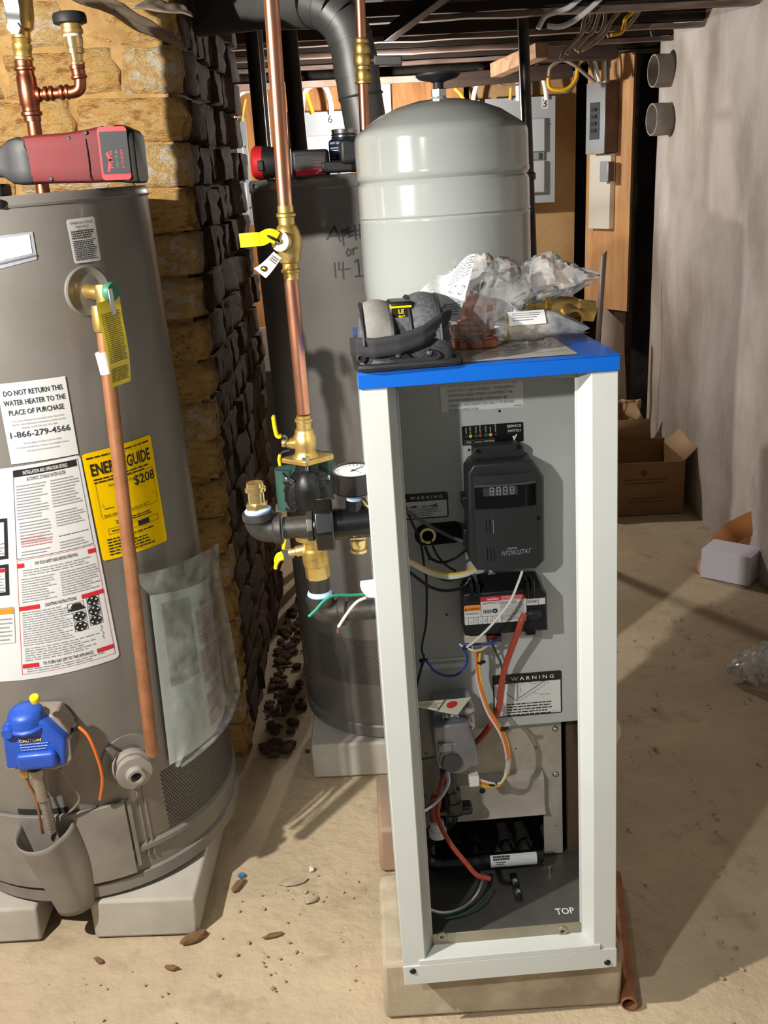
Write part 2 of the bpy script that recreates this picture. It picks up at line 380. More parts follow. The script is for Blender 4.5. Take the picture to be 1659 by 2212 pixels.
# ================================================================= BOILER (its own frame: front bottom centre, x right, y back, z up)
B_O = Vector((.171, 1.311, .13)); B_R = Matrix.Rotation(.029, 3, 'Z') @ Matrix.Rotation(-.018, 3, 'Y') @ Matrix.Rotation(-.025, 3, 'X')
BM = Matrix.Translation(B_O) @ B_R.to_4x4(); BI = BM.inverted(); BRI = B_R.inverted()
def loc(px, py, Y):
    o = BI @ CAM; d = BRI @ ray(px, py); return o + d*((Y-o.y)/d.y)
def locz(px, py, Z):
    o = BI @ CAM; d = BRI @ ray(px, py); return o + d*((Z-o.z)/d.z)
H = 1.018; W2 = .1755
boiler = thing('boiler', 'tall white open-fronted boiler with blue top, grey inner panel and loose wiring', 'boiler', BM)
# side jackets, back
for s in (-1, 1):
    MB().box(s*W2-.0012, s*W2+.0012, .004, .50, .002, .996).build('side_jacket', JACKET, boiler)
MB().box(-W2+.002, W2-.002, .498, .501, .002, .996).build('back_jacket', JACKET, boiler)
INSUL = mat('insulation_brown', '#5a4330', .95, 0, '#33261b', 14, stretch=(2, 2, .4), bump=.4, bscale=20)
MB().box(.150, .1735, .24, .49, .05, .60).build('insulation_board', INSUL, boiler)
MB().box(-.172, .150, .47, .49, .05, .60).build('rear_insulation', INSUL, boiler)
# front posts: folded channel with a slanted inner return
for s in (-1, 1):
    P = [(-.1765, 0), (-.1395, 0), (-.1270, .030), (-.1235, .030), (-.1235, .034), (-.1290, .034), (-.1412, .004), (-.1725, .004), (-.1725, .03), (-.1765, .03)]
    P = [(-s*x, y) for x, y in P]
    MB().prism(P, (0, 0, .012), (1, 0, 0), (0, 1, 0), (0, 0, .984)).build('post', JACKET, boiler, bevel=.0012)
# bottom rail with folded top lip, mitred at its left end
SCREW = mat('dark_screw', '#2d2b29', .4, .7)
m = MB().box(-.1768, .1768, -.003, 0, -.001, .036)
m.box(-.150, .150, -.003, 0, .036, .046)
m.prism([(-.150, -.003), (.150, -.003), (.146, .062), (-.118, .062)], (0, 0, .0445), (1, 0, 0), (0, 1, 0), (0, 0, .0016))
rail = m.build('bottom_rail', JACKET, boiler, bevel=.0008)
for px, py in ((892, 2098), (1312, 2079)):
    c = loc(px, py, -.003); MB().lathe([(.0001, -.0032), (.003, -.003), (.0052, -.001), (.0055, .0)], c, (0, 1, 0), 16).build('screw', SCREW, rail)
# blue top cap with its folded skirt
m = MB().box(-.1785, .178, -.004, .503, 1.016, 1.0185)
m.box(-.1785, .178, -.004, -.0025, .9955, 1.016); m.box(-.1785, -.177, -.004, .503, .9955, 1.016); m.box(.1765, .178, -.004, .503, .9955, 1.016)
top = m.build('top_panel', BLUE, boiler, bevel=.0008)
sh = Sheet(plane_fn((0, 0, 1.0187), (1, 0, 0), (0, 1, 0)))
sh.paper(-.135, .014, .125, .30, mat('top_sheet', '#c9c3b8', .22, coat=.5), .004)
for i in range(6): sh.quad(-.125, .05+.038*i, .118, .0515+.038*i, GREYINK, .0011)
sh.greek(-.12, .06, .11, .26, 12, GREYINK, .22, .3); sh.build('top_sheet', top)
# inner front panel (grey) with its holes
PY = .20
PX0, PX1, PZ0, PZ1 = -.172, .163, .347, .985
MB().box(PX0, PX1, PY, PY+.0016, PZ0, PZ1).build('inner_panel', PANEL, boiler, bevel=.0006)
MB().box(-.172, .172, .03, PY, .985, .990).build('inner_shelf', PANEL, boiler)
pf = lambda lift=0: plane_fn((0, PY-.0002, 0), (1, 0, 0), (0, 0, 1))
def PP(px, py, Y=PY): p = loc(px, py, Y); return p.x, p.z
def pdot(mb, px, py, r, Y=PY):
    c = loc(px, py, Y-.0004); mb.lathe([(r, 0), (r*.9, -.0005)], c, (0, 1, 0), 12)
m = MB()
for px, py in ((1079, 888), (1013, 972), (927, 1208), (1039, 1250), (965, 1328)): pdot(m, px, py, .0022)
m.build('panel_hole', BLACK, boiler)
# top caution sheet
sh = Sheet(pf())
u0, v0 = PP(953, 891); u1, v1 = PP(1131, 878); v0 = min(v0, v1); v1 = .978
sh.paper(u0, v0, u1, v1, WHITE, .002)
lines = ['TO BOILER. DO NOT OPERATE', 'BOILER IN AN ENVIRONMENT WHERE SAW', 'DUST, LOOSE INSULATION FIBERS, DRY WALL', 'DUST, ETC. ARE PRESENT.  IF BOILER IS', 'OPERATED UNDER THESE CONDITIONS, THE', 'BURNER INTERIOR AND PORTS MUST BE', 'CLEANED AND INSPECTED DAILY TO INSURE', 'PROPER OPERATION.']
for i, t in enumerate(lines): sh.text(t, u0+.012, v1-.011-.0078*i, .0060, GREYINK, width=(u1-u0)*.86*min(1, len(t)/40))
sh.greek(u1-.016, v0+.0016, u1-.003, v0+.004, 1, GREYINK); sh.build('caution_sheet', boiler)
# indicator decal
sh = Sheet(pf()); u0, v0 = PP(999, 963); u1, v1 = PP(1130, 911)
sh.paper(u0, v0, u1, v1, mat('decal_black', '#08080a', .3), .002)
cw = (u1-u0)/132; X = lambda px: u0+(px-999)*cw
for i, (px, c, h) in enumerate(((1008, '#223c34', 10), (1017, '#e0b21a', 12), (1029, '#1f5a3a', 11), (1038, '#b5301f', 20), (1050, '#1f6a4c', 11), (1060, '#e0b21a', 12), (1071, '#8e2a30', 22))):
    sh.disc(X(px), v0+.0150, .0028 if i < 6 else .0018, mat('led%d' % i, c, .3)); sh.text(('ACTIVE', 'HI TEMP', 'ACTIVE', 'LOW WATER', 'ACTIVE', 'FAULT', 'SENSOR FAULT')[i], X(px)+.001, v0+.0195, .0030, WIRE_W, rot=math.pi/2)
for a, b, t in ((1003, 1022, 'TEMP'), (1025, 1044, 'LWCO'), (1046, 1068, 'CONTROL')):
    sh.frame(X(a), v0+.002, X(b), v0+.0085, .0005, GREYINK); sh.text(t, (X(a)+X(b))/2, v0+.0037, .0036, WIRE_W, align='C')
sh.text('SERVICE', X(1111), v1-.0072, .0058, WIRE_W, align='C', bold=.01, width=.0225); sh.text('SWITCH', X(1111), v1-.0148, .0058, WIRE_W, align='C', bold=.01, width=.0205)
sh.line([(X(1116), v1-.0195), (X(1112), v0+.008)], .0018, WIRE_W); sh.shape([(X(1107), v0+.010), (X(1117), v0+.0115), (X(1110), v0+.001)], WIRE_W); sh.build('indicator_decal', boiler)
# warning decals
def warn(name, p00, p11, hb):
    sh = Sheet(pf()); u0, v0 = PP(*p00); u1, v1 = PP(*p11)
    sh.paper(u0, v0, u1, v1, mat('decal_dark', '#1d1c1b', .4), .004, .0005); sh.paper(u0+.0025, v0+.0025, u1-.0025, v1-hb, WHITE, 0, .0009)
    cx = (u0+u1)/2; sh.text('W A R N I N G', cx+hb*.5, v1-hb*.72, hb*.55, WIRE_W, width=(u1-u0)*.62, align='C', bold=.01)
    x = u0+(u1-u0)*.14; sh.shape([(x-hb*.38, v1-hb*.78), (x+hb*.38, v1-hb*.78), (x, v1-hb*.16)], WIRE_W); sh.line([(x, v1-hb*.65), (x, v1-hb*.4)], hb*.09, INK, .0016)
    return sh, u0, v0, u1, v1
sh, u0, v0, u1, v1 = warn('w', (858, 1125), (967, 1061), .0135)
for k in (0, 1):
    cx = u0+.022+.034*k; cy = v1-.022
    for s in (-1, 0, 1): sh.line([(cx-.014, cy+s*.0015*(1-k)), (cx-.002, cy), (cx+.012, cy+s*(.003 if k else .002))], .0007, INK)
    sh.disc(cx+.007, cy, .004, GREYINK, n=12, r2=.0022); sh.greek(cx-.01, cy-.008, cx+.01, cy-.006, 1, GREYINK)
sh.greek(u0+.008, v0+.004, u1-.01, v0+.019, 5, GREYINK, .4); sh.text('WARNING', (u0+u1)/2, v0+.0195, .003, INK, align='C'); sh.build('warning_decal', boiler)
sh, u0, v0, u1, v1 = warn('w', (1067, 1551), (1213, 1447), .0175)
L = lambda a, b: PP(a, b)
for pts, w in (([(1093, 1476), (1107, 1480), (1116, 1473)], .0006), ([(1117, 1512), (1117, 1476), (1124, 1472), (1136, 1470)], .0010), ([(1120, 1514), (1120, 1480), (1136, 1470)], .0005), ([(1117, 1514), (1093, 1497)], .0009), ([(1121, 1507), (1176, 1470)], .0010), ([(1124, 1512), (1177, 1478), (1177, 1471)], .0005), ([(1136, 1470), (1152, 1477), (1168, 1471), (1180, 1469), (1184, 1476)], .0006), ([(1124, 1484), (1125, 1494)], .0007), ([(1150, 1494), (1164, 1498)], .0004)):
    sh.line([L(a, b) for a, b in pts], w, INK)
for k in range(5): a, b = L(1119+3.6*k, 1475-1.1*k); sh.quad(a, b, a+.0016, b+.0014, INK, .0013)
a, b = L(1167, 1500); sh.text('FRONT BAFFLE', a, b, .0026, INK)
t0 = L(1094, 1519); t1 = L(1192, 1540); sh.greek(t0[0], t1[1], t1[0], t0[1], 5, INK, .42, .12); sh.greek(u1-.018, v0+.004, u1-.006, v0+.006, 1, GREYINK); sh.build('warning_decal', boiler)
sh = Sheet(pf()); u0, v0 = PP(910, 1447); u1, v1 = PP(1009, 1418); sh.paper(u0, v0, u1, v1, WHITE); sh.greek(u0+.012, v0+.008, u1-.003, v1-.004, 3, GREYINK, .35, .1); sh.build('notice_sticker', boiler)
# dark knockout with a brass ring fitting
c0 = loc(903, 1155, PY); m = MB(); P = []
a, b = PP(920, 1155), PP(980, 1149)
r = .0185
for i in range(13): t = math.pi/2+math.pi*i/12; P.append((a[0]+r*math.cos(t), a[1]+r*math.sin(t)))
for i in range(13): t = -math.pi/2+math.pi*i/12; P.append((b[0]+r*math.cos(t), b[1]+r*math.sin(t)))
m.prism(P, (0, PY-.0012, 0), (1, 0, 0), (0, 0, 1), (0, .001, 0)).build('knockout_opening', mat('opening_dark', '#060606', .9), boiler)
c = loc(924, 1158, PY-.012); MB().lathe([(.0135, .012), (.0135, 0), (.0095, 0), (.0095, .010)], c, (0, 1, 0), 24, cap=False).build('brass_fitting', BRASS_SHINY, boiler)
# --- aquastat control box
CTRL = mat('control_dark', '#242425', .45, 0, '#2c2c2d', 6); CTRLG = mat('control_gloss', '#060607', .12); CTRLM = mat('control_mid', '#36363a', .4)
f = PY-.062
def prof(pts, Y): return [PP(px, py, Y) for px, py in pts]
ctl = MB()
front = prof([(1010, 1022), (1022, 1003), (1150, 994), (1164, 1012), (1176, 1030), (1177, 1212), (1160, 1229), (1031, 1233), (1013, 1208)], f)
ctl.prism(front, (0, f, 0), (1, 0, 0), (0, 0, 1), (0, .060, 0)); ctl = ctl.build('control_box', CTRL, boiler, bevel=.004, seg=3)
fu0, fv0 = PP(1030, 1231, f); fu1, fv1 = PP(1157, 1018, f)
# bulged cover with recessed display and louvre slots
def cover(a, b):
    x = fu0+(fu1-fu0)*a; z = fv0+(fv1-fv0)*b; return Vector((x, f-.0015-.006*(1-(2*a-1)**2), z))
MB().grid(cover, 16, 10).build('front_cover', CTRL, ctl)
ff = lambda u, v, l: Vector((u, f-.0016-.006*(1-(2*(u-fu0)/(fu1-fu0)-1)**2)-l, v))
sh = Sheet(ff, .01); dz = (fv1-fv0)
sh.quad(fu0+.001, fv0+dz*.655, fu1-.001, fv0+dz*.885, CTRLG, .0006); sh.quad(fu0+.014, fv0+dz*.79, fu1-.03, fv0+dz*.875, CTRLM, .0010); sh.quad(fu0+.001, fv0+dz*.885, fu1-.001, fv0+dz*.91, mat('control_trim', '#4a4a4c', .25), .0012)
SEG = mat('display_segments', '#8c8d90', .4)
for k in range(4):
    u = fu0+.024+.0105*k; v = fv0+dz*.80
    sh.frame(u, v, u+.0065, v+.0125, .0013, SEG, .0014); sh.quad(u, v+.0056, u+.0065, v+.0069, SEG, .0015)
sh.build('display', ctl)
sh = Sheet(ff, .01)
for k, (a, zz) in enumerate(((.17, .40), (.225, .40), (.28, .40), (.17, .10), (.225, .10), (.28, .10))):
    u = fu0+(fu1-fu0)*a; sh.quad(u, fv0+dz*zz, u+.0011, fv0+dz*(zz+.145), CTRLG if k != 2 else SEG, .0008)
sh.build('louvre_slots', ctl)
sh = Sheet(ff, .01); CHR = mat('chrome_print', '#c9c9cc', .2, .8)
u, v = fu0+(fu1-fu0)*.40, fv0+dz*.155
for k, (t, s) in enumerate((('H', 1), ('YDRO', .8), ('S', 1), ('TAT', .8))): pass
sh.text('HYDROSTAT', u, v, .0108, CHR, width=.0460, bold=.02, shear=.3, lift=.0012); sh.quad(u+.009, v+.0092, u+.025, v+.0122, CHR, .001); sh.text('FUEL SMART', u+.0095, v+.0098, .0019, INK, width=.015, lift=.0016)
sh.build('logo_badge', ctl)
m = MB(); c = loc(1163, 1119, f-.0006); m.lathe([(.0032, 0), (.0030, -.001)], c, (0, 1, 0), 14); m.build('cover_screw', CTRLG, ctl)
for a, b in (((997, 1068), (1010, 1093)), ((998, 1138), (1011, 1176))):
    p, q = loc(*a, PY-.03), loc(*b, PY-.03); MB().box(p.x, q.x+.004, PY-.045, PY-.01, q.z, p.z).build('cable_clamp', BLACK, ctl, bevel=.002)
m = MB().prism(prof([(1022, 971), (1030, 966), (1124, 958), (1132, 966), (1131, 1000), (1124, 1010), (1030, 1014), (1023, 1005)], PY-.03), (0, PY-.03, 0), (1, 0, 0), (0, 0, 1), (0, .028, 0))
mod = m.build('service_switch_box', CTRL, ctl, bevel=.002)
m = MB()
for px, py in ((1033, 974), (1120, 966)): c = loc(px, py, PY-.031); m.lathe([(.0034, 0), (.0030, -.0018)], c, (0, 1, 0), 12)
m.build('mount_screw', CTRLG, mod)
sh = Sheet(plane_fn((0, PY-.0304, 0), (1, 0, 0), (0, 0, 1)))
for k in range(6): u, v = PP(1046+11.2*k, 994-.9*k, PY-.03); sh.disc(u, v, .0016, SEG, .0008, 10)
u, v = PP(1117, 989, PY-.03); sh.disc(u, v, .0055, mat('red_button', '#7d2024', .4), .001, 16, .0032); sh.build('indicator_lights', mod)
# --- spark ignition module on its galvanised bracket
br = prof([(1003, 1248), (1012, 1240), (1158, 1232), (1172, 1246), (1172, 1376), (1003, 1386)], PY-.004)
brk = MB().prism(br, (0, PY-.004, 0), (1, 0, 0), (0, 0, 1), (0, .003, 0)).build('module_bracket', mat('bracket_zinc', '#a7a7ac', .35, .6), boiler, bevel=.0008)
f2 = PY-.055
P = prof([(1001, 1284), (1170, 1269), (1181, 1280), (1184, 1362), (1004, 1374)], f2)
igm = MB().prism(P, (0, f2, 0), (1, 0, 0), (0, 0, 1), (0, .05, 0))
a = loc(1001, 1284, f2); b = loc(1170, 1269, f2)
igm.poly([a, b, (b.x-.004, PY-.02, b.z+.016), (a.x+.002, PY-.02, a.z+.016)]); igm = igm.build('ignition_module', BLACK, boiler, bevel=.0025)
GBK = mat('gloss_black', '#0a0a0b', .2)
for px in (1020, 1033, 1139, 1152):
    p = loc(px, 1290-.05*(px-1000), f2-.001); MB().box(p.x-.004, p.x+.003, f2-.003, f2+.045, p.z-.008, p.z+.022).build('module_clip', GBK, igm, bevel=.002)
p = loc(1136, 1366, f2); MB().box(p.x, p.x+.017, f2-.001, f2+.02, p.z-.006, p.z+.006).build('module_tab', GBK, igm, bevel=.002)
sh = Sheet(plane_fn((0, f2-.0003, 0), (1, 0, 0), (0, 0, 1))); Q = lambda px, py: PP(px, py, f2)
u0, v0 = Q(1008, 1350); u1, v1 = Q(1136, 1282)
sh.paper(u0-.003, v0, u1, v1-.013, WHITE, .002, .0006); sh.paper(u0+.024, v0+.02, u1, v1, WHITE, 0, .0007); sh.quad(u0+.024, v1-.008, u1, v1, RED, .0010); sh.text('resideo', u0+.034, v1-.0063, .0066, WIRE_W, bold=.02)
sh.greek(u0+.058, v1-.0075, u1-.004, v1-.001, 3, WIRE_W, .3, .1)
sh.quad(u0-.003, v1-.023, u0+.0235, v1-.0135, ORG, .0010); sh.text('WARNING', u0+.003, v1-.0212, .0056, INK, width=.019, bold=.02); sh.shape([(u0-.002, v1-.0215), (u0+.002, v1-.0215), (u0, v1-.0165)], INK)
sh.greek(u0-.001, v0+.018, u0+.022, v1-.026, 5, INK, .4, .15); sh.greek(u0+.027, v1-.0135, u1-.014, v1-.009, 2, INK, .3, .3); sh.quad(u0+.0238, v0+.012, u0+.0244, v1-.012, INK, .001); sh.quad(u0-.003, v0+.0125, u0+.058, v0+.0130, INK, .001)
for k in range(16): sh.quad(u0+.028+.0009*k, v0+.018, u0+.0283+.0009*k+.0003*(k % 3 == 0), v0+.0245, INK, .0011)
sh.disc(u0+.047, v0+.0215, .0042, INK); sh.text('SP', u0+.047, v0+.0200, .0036, WIRE_W, align='C', bold=.02, lift=.0016)
sh.greek(u0+.056, v0+.003, u1-.003, v1-.012, 13, GREYINK, .35, .35)
for k in range(8): x = u0+.003+.0078*k; sh.quad(x, v0, x+.0005, v0+.0125, INK, .0011)
for k, t in enumerate(('MV', 'MV/PV', 'PV', 'GND', '24V', 'TH-W')): sh.text(t, u0+.0085+.0078*k, v0+.003, .0026, INK, rot=math.pi/2)
u2, v2 = Q(1137, 1308); u3, v3 = Q(1178, 1290); sh.paper(u2, v2, u3, v3, WHITE, .001); sh.frame(u2, v2, u3, v3, .0005, INK); sh.quad(u2+.0195, v2, u2+.0200, v3, INK, .001); sh.text('SPARK', u2+.0012, v2+.0045, .0068, INK, width=.0172)
sh.build('module_label', igm)
c = loc(1152, 1327, f2); MB().lathe([(.014, 0), (.013, -.004), (.010, -.007), (.006, -.008)], c, (0, 1, 0), 20, sq=.7).build('spark_terminal', RUBBER, igm)
m = MB(); p = loc(1068, 1378, f2+.02); m.box(p.x-.012, p.x+.011, f2+.01, f2+.03, p.z-.003, p.z+.008); m.build('wire_plug', mat('plug_maroon', '#5e1d1f', .5), igm, bevel=.001)
m = MB(); p = loc(1024, 1380, f2+.02); m.box(p.x-.016, p.x+.02, f2+.015, f2+.03, p.z-.006, p.z+.008); m.build('wire_plug', mat('plug_clear', '#b9b3a6', .4), igm, bevel=.001)
# --- lower galvanised plate, hood, burner tubes, base
GY = .235
MB().box(-.172, .139, GY, GY+.0018, .155, .35).build('lower_plate', GALV, boiler)
for x0, x1 in ((.104, .139), (-.172, -.10)): MB().box(x0, x1, GY-.001, GY+.002, .052, .160).build('plate_leg', GALV, boiler, bevel=.0006)
MB().box(-.1205, -.1190, .19, GY, .15, .36).build('plate_flange', GALV, boiler)
for px, py in ((1199, 1574), (1200, 1672)):
    c = loc(px, py, GY); MB().lathe([(.0058, 0), (.0055, -.002), (.0035, -.0042), (.0, -.0048)], c, (0, 1, 0), 16).build('plate_screw', STEEL, boiler)
m = MB()
for px, py in ((1114, 1617), (1158, 1615), (920, 1627), (1200, 1783), (1045, 1745)): c = loc(px, py, GY-.0005); m.lathe([(.0016, 0), (.0014, -.0006)], c, (0, 1, 0), 10)
m.build('plate_hole', BLACK, boiler)
HZ0, HZ1 = .150, .236
hd = MB().prism([(0, HZ1), (-.016, HZ1-.012), (-.016, HZ0+.018), (-.024, HZ0+.004), (-.022, HZ0+.002), (-.0135, HZ0+.017), (-.0135, HZ1-.011), (0, HZ1-.002)], (-.062, GY, 0), (0, 1, 0), (0, 0, 1), (.166, 0, 0)).build('burner_hood', GALV, boiler, bevel=.0006)
sh = Sheet(plane_fn((0, GY-.0163, 0), (1, 0, 0), (0, 0, 1)))
u, v = PP(1042, 1708, GY-.016); sh.disc(u, v, .0055, BLACK, .0004); u, v = PP(1085, 1705, GY-.016)
for k in range(12): t = 2*math.pi*k/12; sh.line([(u+.008*math.cos(t), v+.008*math.sin(t)), (u+.008*math.cos(t+.5), v+.008*math.sin(t+.5))], .0008, STEEL, .0005)
u, v = PP(1108, 1703, GY-.016); sh.frame(u-.006, v-.006, u+.006, v+.006, .0008, STEEL, .0005); sh.text('B', u, v-.003, .007, STEEL, align='C', lift=.0005); sh.build('stamped_mark', hd)
# base pan
PAN = mat('base_pan', '#74716c', .34, .6, '#5f5c58', 10, rough2=.48)
pan = MB().box(-.174, .174, .032, .49, .046, .050); pan = pan.build('base_pan', PAN, boiler)
LIPM = mat('pan_lip', '#a39a86', .4, .6, '#948b78', 14)
m = MB().box(-.172, .172, .030, .0325, .018, .0665); lip = m.build('pan_lip', LIPM, boiler, bevel=.0008)
for px, py in ((955, 2022), (1215, 2010)):
    c = loc(px, py, .03); MB().lathe([(.0085, 0), (.0080, -.003), (.004, -.003), (.0038, .0)], c, (0, 1, 0), 18).build('lip_rivet', LIPM, lip)
for px, py in ((1266, 2002), (1272, 2008)):
    c = loc(px, py, .03); MB().lathe([(.0045, 0), (.0045, -.003), (.002, -.005)], c, (0, 1, 0), 12).build('lip_screw', STEEL, lip)
sh = Sheet(plane_fn((0, 0, .0502), (1, 0, 0), (0, 1, 0))); p = locz(1211, 1976, .05); sh.text('TOP', p.x-.007, p.y, .022, mat('stamp_bright', '#d8d8d6', .4), width=.032, lift=.0005, bold=.01); sh.build('stamped_lettering', pan)
# burner tubes with flared ends
TUBE = mat('burner_tube', '#8a8783', .3, .9, '#6f6a64', 14)
for px in (985, 1024, 1094, 1132):
    a = loc(px, 1838, .215); z = .098
    MB().lathe([(.0150, -.006), (.0115, .012), (.0105, .02), (.0105, .24), (.0085, .24), (.0095, .012), (.0135, -.004)], (a.x, .215, z), (0, 1, .10), 20, cap=False).build('burner_tube', TUBE, boiler)
    MB().lathe([(.0075, 0), (.007, .022), (.003, .030)], (a.x, .192, z-.006), (0, 1, .1), 14).build('burner_orifice', IRON, boiler)
MB().box(-.16, .10, .30, .302, .06, .16).build('burner_back', mat('burner_black', '#0d0c0b', .9), boiler)  # flat near-black sheet behind the burner tubes
mz = .088
mf = MB().tube([(-.095, .185, mz), (-.02, .183, mz), (.092, .183, mz)], .0125, 16, 1).build('gas_manifold', IRON_BLK, boiler)
m = MB().tube([(-.073, .165, .300), (-.073, .165, .255), (-.074, .168, .2), (-.078, .172, .185), (-.102, .178, .160), (-.121, .182, .135), (-.123, .184, .108), (-.112, .185, .092), (-.095, .185, mz)], .0145, 16, 5).build('gas_pipe', IRON_BLK, mf)
m = MB().lathe([(.017, -.014), (.017, .014)], (-.07, .166, .243), (0, 0, 1), 16); m.box(-.102, -.034, .152, .180, .206, .222); m.box(-.080, -.052, .150, .178, .205, .235); m.build('union_flange', IRON_BLK, boiler, bevel=.005)
fn = lambda u, v, l: Vector((u, .183-(.0128+l)*math.cos(v/.0128), mz+(.0128+l)*math.sin(v/.0128)))
sh = Sheet(fn); MLAB = WHITE
for i in range(8): sh.quad(-.005, -.016+.004*i, .079, -.016+.004*(i+1), MLAB, .0006)
sh.greek(.0, .006, .03, .014, 2, INK, .8, .05); sh.greek(.004, -.002, .022, .005, 2, INK, .4); sh.greek(.0, -.012, .03, -.003, 3, GREYINK, .3); sh.build('manifold_label', mf)
m = MB().prism([(-.006, 0), (.006, 0), (.006, .075), (-.006, .075)], (.036, .112, .0506), (1, 0, 0), (0, 1, 0), (0, 0, .003)).build('manifold_bracket', BLACK, boiler, bevel=.001)
for y in (.135, .165): MB().lathe([(.0065, 0), (.006, .003), (.002, .006)], (.036, y, .0536), (0, 0, 1), 14).build('bracket_bolt', STEEL, boiler)
for px, py in ((1174, 1866), (1187, 1886)): p = locz(px, py, .05); MB().cyl(p, p+Vector((0, 0, .012)), .003).build('pan_stud', STEEL, boiler)
# --- gas valve
GV = mat('cast_aluminium', '#8d8d90', .42, .55, '#7c7c80', 18, bump=.1, bscale=90)
vf = .10; V = lambda px, py, y=vf: loc(px, py, y)
pr = [(934, 1570), (1010, 1562), (1028, 1610), (1036, 1655), (975, 1668), (944, 1660), (937, 1610)]
gv = MB().prism([(V(*p).x, V(*p).z) for p in pr], (0, vf, 0), (1, 0, 0), (0, 0, 1), (0, .085, 0)).build('gas_valve', GV, boiler, bevel=.004, seg=3)
m = MB().prism([(V(*p, .125).x, V(*p, .125).z) for p in ((937, 1535), (1010, 1520), (1024, 1530), (1028, 1575), (1012, 1585), (937, 1590))], (0, .125, 0), (1, 0, 0), (0, 0, 1), (0, .06, 0)).build('valve_head', STEEL, gv, bevel=.004, seg=3)
for px, py, r in ((980, 1551, .010), (1007, 1566, .0115), (1012, 1535, .010), (962, 1551, .006), (973, 1568, .005), (991, 1574, .004), (943, 1568, .004)):
    c = V(px, py, .118); MB().lathe([(r, .012), (r, -.002), (r*.75, -.004), (r*.7, -.002), (0, -.002)], c, (0, 1, .25), 18).build('valve_port', STEEL, gv)
c = V(975, 1643); MB().lathe([(.0165, .004), (.0165, -.009), (.0150, -.011), (0, -.011)], c, (0, 1, 0), 28).build('valve_knob', mat('knob_dark', '#3a3a3b', .5), gv)
m = MB(); c = V(1000, 1625); m.lathe([(.030, .004), (.029, -.002), (.026, -.003)], V(986, 1637), (0, 1, 0), 28); a, b = V(945, 1605), V(977, 1621); m.box(a.x, b.x, vf-.006, vf, b.z, a.z); m.build('valve_relief', GV, gv, bevel=.002)
# paper tag over the valve
A, Bp, Cc, D = V(887, 1513, .06), V(1018, 1503, .13), V(990, 1542, .10), V(972, 1520, .11)
P0, P1, P2, P3 = loc(886, 1518, .05), loc(1018, 1503, .13), loc(988, 1542, .075), loc(905, 1528, .05)
def tagfn(u, v, l=0):
    t = P0.lerp(P1, u); q = P3.lerp(P2, u); return t.lerp(q, v)+Vector((0, -l-.006*math.sin(u*3), .002*math.sin(u*4)+l))
class TagSheet(Sheet): pass
sh = Sheet(lambda u, v, l: tagfn(u, v, l), .1); sh.quad(0, 0, 1, 1, CREAM, 0); sh.disc(.72, .42, .10, RED, .001, 20, .24); sh.line([(.56, .02), (.47, .98)], .02, INK); sh.greek(.08, .15, .50, .8, 6, INK, .3, .3); sh.build('instruction_tag', boiler)
# white connector under the valve
p = V(1025, 1682, .12); cn = MB().box(p.x-.010, p.x+.007, .11, .13, p.z-.010, p.z+.010).build('wire_connector', mat('nylon_white', '#dfe0dc', .4), boiler, bevel=.002)
p = loc(945, 1790, .15); MB().lathe([(.015, 0), (.016, .012), (.012, .014), (.012, .028)], (p.x, p.y, p.z-.014), (0, 0, 1), 14).build('ceramic_connector', mat('nylon_white', '#dfe0dc', .4), boiler)
# --- wiring
def wire(name, mt, r, pts, k=5, n=8): return MB().tube([loc(a, b, y) for a, b, y in pts], r, n, k).build(name, mt, boiler)
wire('white_wire', WIRE_W, .0021, [(1128, 1234, .13), (1118, 1262, .118), (1100, 1302, .112), (1060, 1352, .11), (1025, 1385, .12), (1008, 1398, .13)])
wire('white_wire', WIRE_W, .0018, [(1008, 1399, .13), (1022, 1405, .13), (1040, 1403, .14), (1055, 1392, .15), (1062, 1375, .16)])
wire('white_wire', WIRE_W, .0016, [(993, 1391, .14), (1000, 1397, .135), (1010, 1400, .13)])
wire('blue_wire', WIRE_B, .0021, [(1077, 1370, .165), (1072, 1384, .15), (1050, 1391, .14), (1015, 1392, .14), (993, 1392, .145), (1001, 1402, .14), (1009, 1415, .15), (1007, 1436, .16), (990, 1456, .165), (965, 1460, .17), (940, 1450, .17), (921, 1428, .17), (912, 1424, .17)])
wire('blue_wire', WIRE_B, .0022, [(913, 1425, .17), (908, 1450, .165), (899, 1480, .15), (897, 1510, .14), (894, 1560, .14), (900, 1600, .14), (907, 1640, .14), (910, 1680, .14), (914, 1710, .14), (920, 1722, .14)])
wire('black_wire', WIRE_K, .0018, [(921, 1240, .18), (922, 1300, .18), (920, 1350, .18), (911, 1400, .175), (916, 1422, .17), (908, 1452, .16), (896, 1500, .14)])
wire('orange_wire', WIRE_O, .0021, [(1019, 1378, .165), (1025, 1398, .155), (1030, 1430, .15), (1033, 1465, .15), (1042, 1500, .14), (1058, 1540, .13), (1080, 1575, .12), (1092, 1605, .12), (1098, 1635, .125), (1096, 1655, .13), (1092, 1680, .13), (1075, 1694, .125), (1050, 1692, .12), (1033, 1686, .12)])
wire('white_wire', WIRE_W, .0019, [(1034, 1385, .167), (1031, 1430, .156), (1030, 1465, .154), (1038, 1500, .144), (1054, 1542, .134), (1077, 1579, .124), (1089, 1609, .124), (1094, 1640, .128), (1092, 1670, .13), (1080, 1692, .122), (1055, 1690, .12), (1030, 1682, .12)])
wire('yellow_wire', WIRE_Y, .0021, [(1041, 1383, .165), (1037, 1410, .155), (1035, 1432, .149), (1037, 1462, .152), (1046, 1505, .144), (1062, 1542, .134), (1084, 1576, .124), (1097, 1608, .124), (1100, 1640, .128), (1096, 1668, .13), (1080, 1695, .126), (1052, 1699, .12), (1028, 1690, .12)])
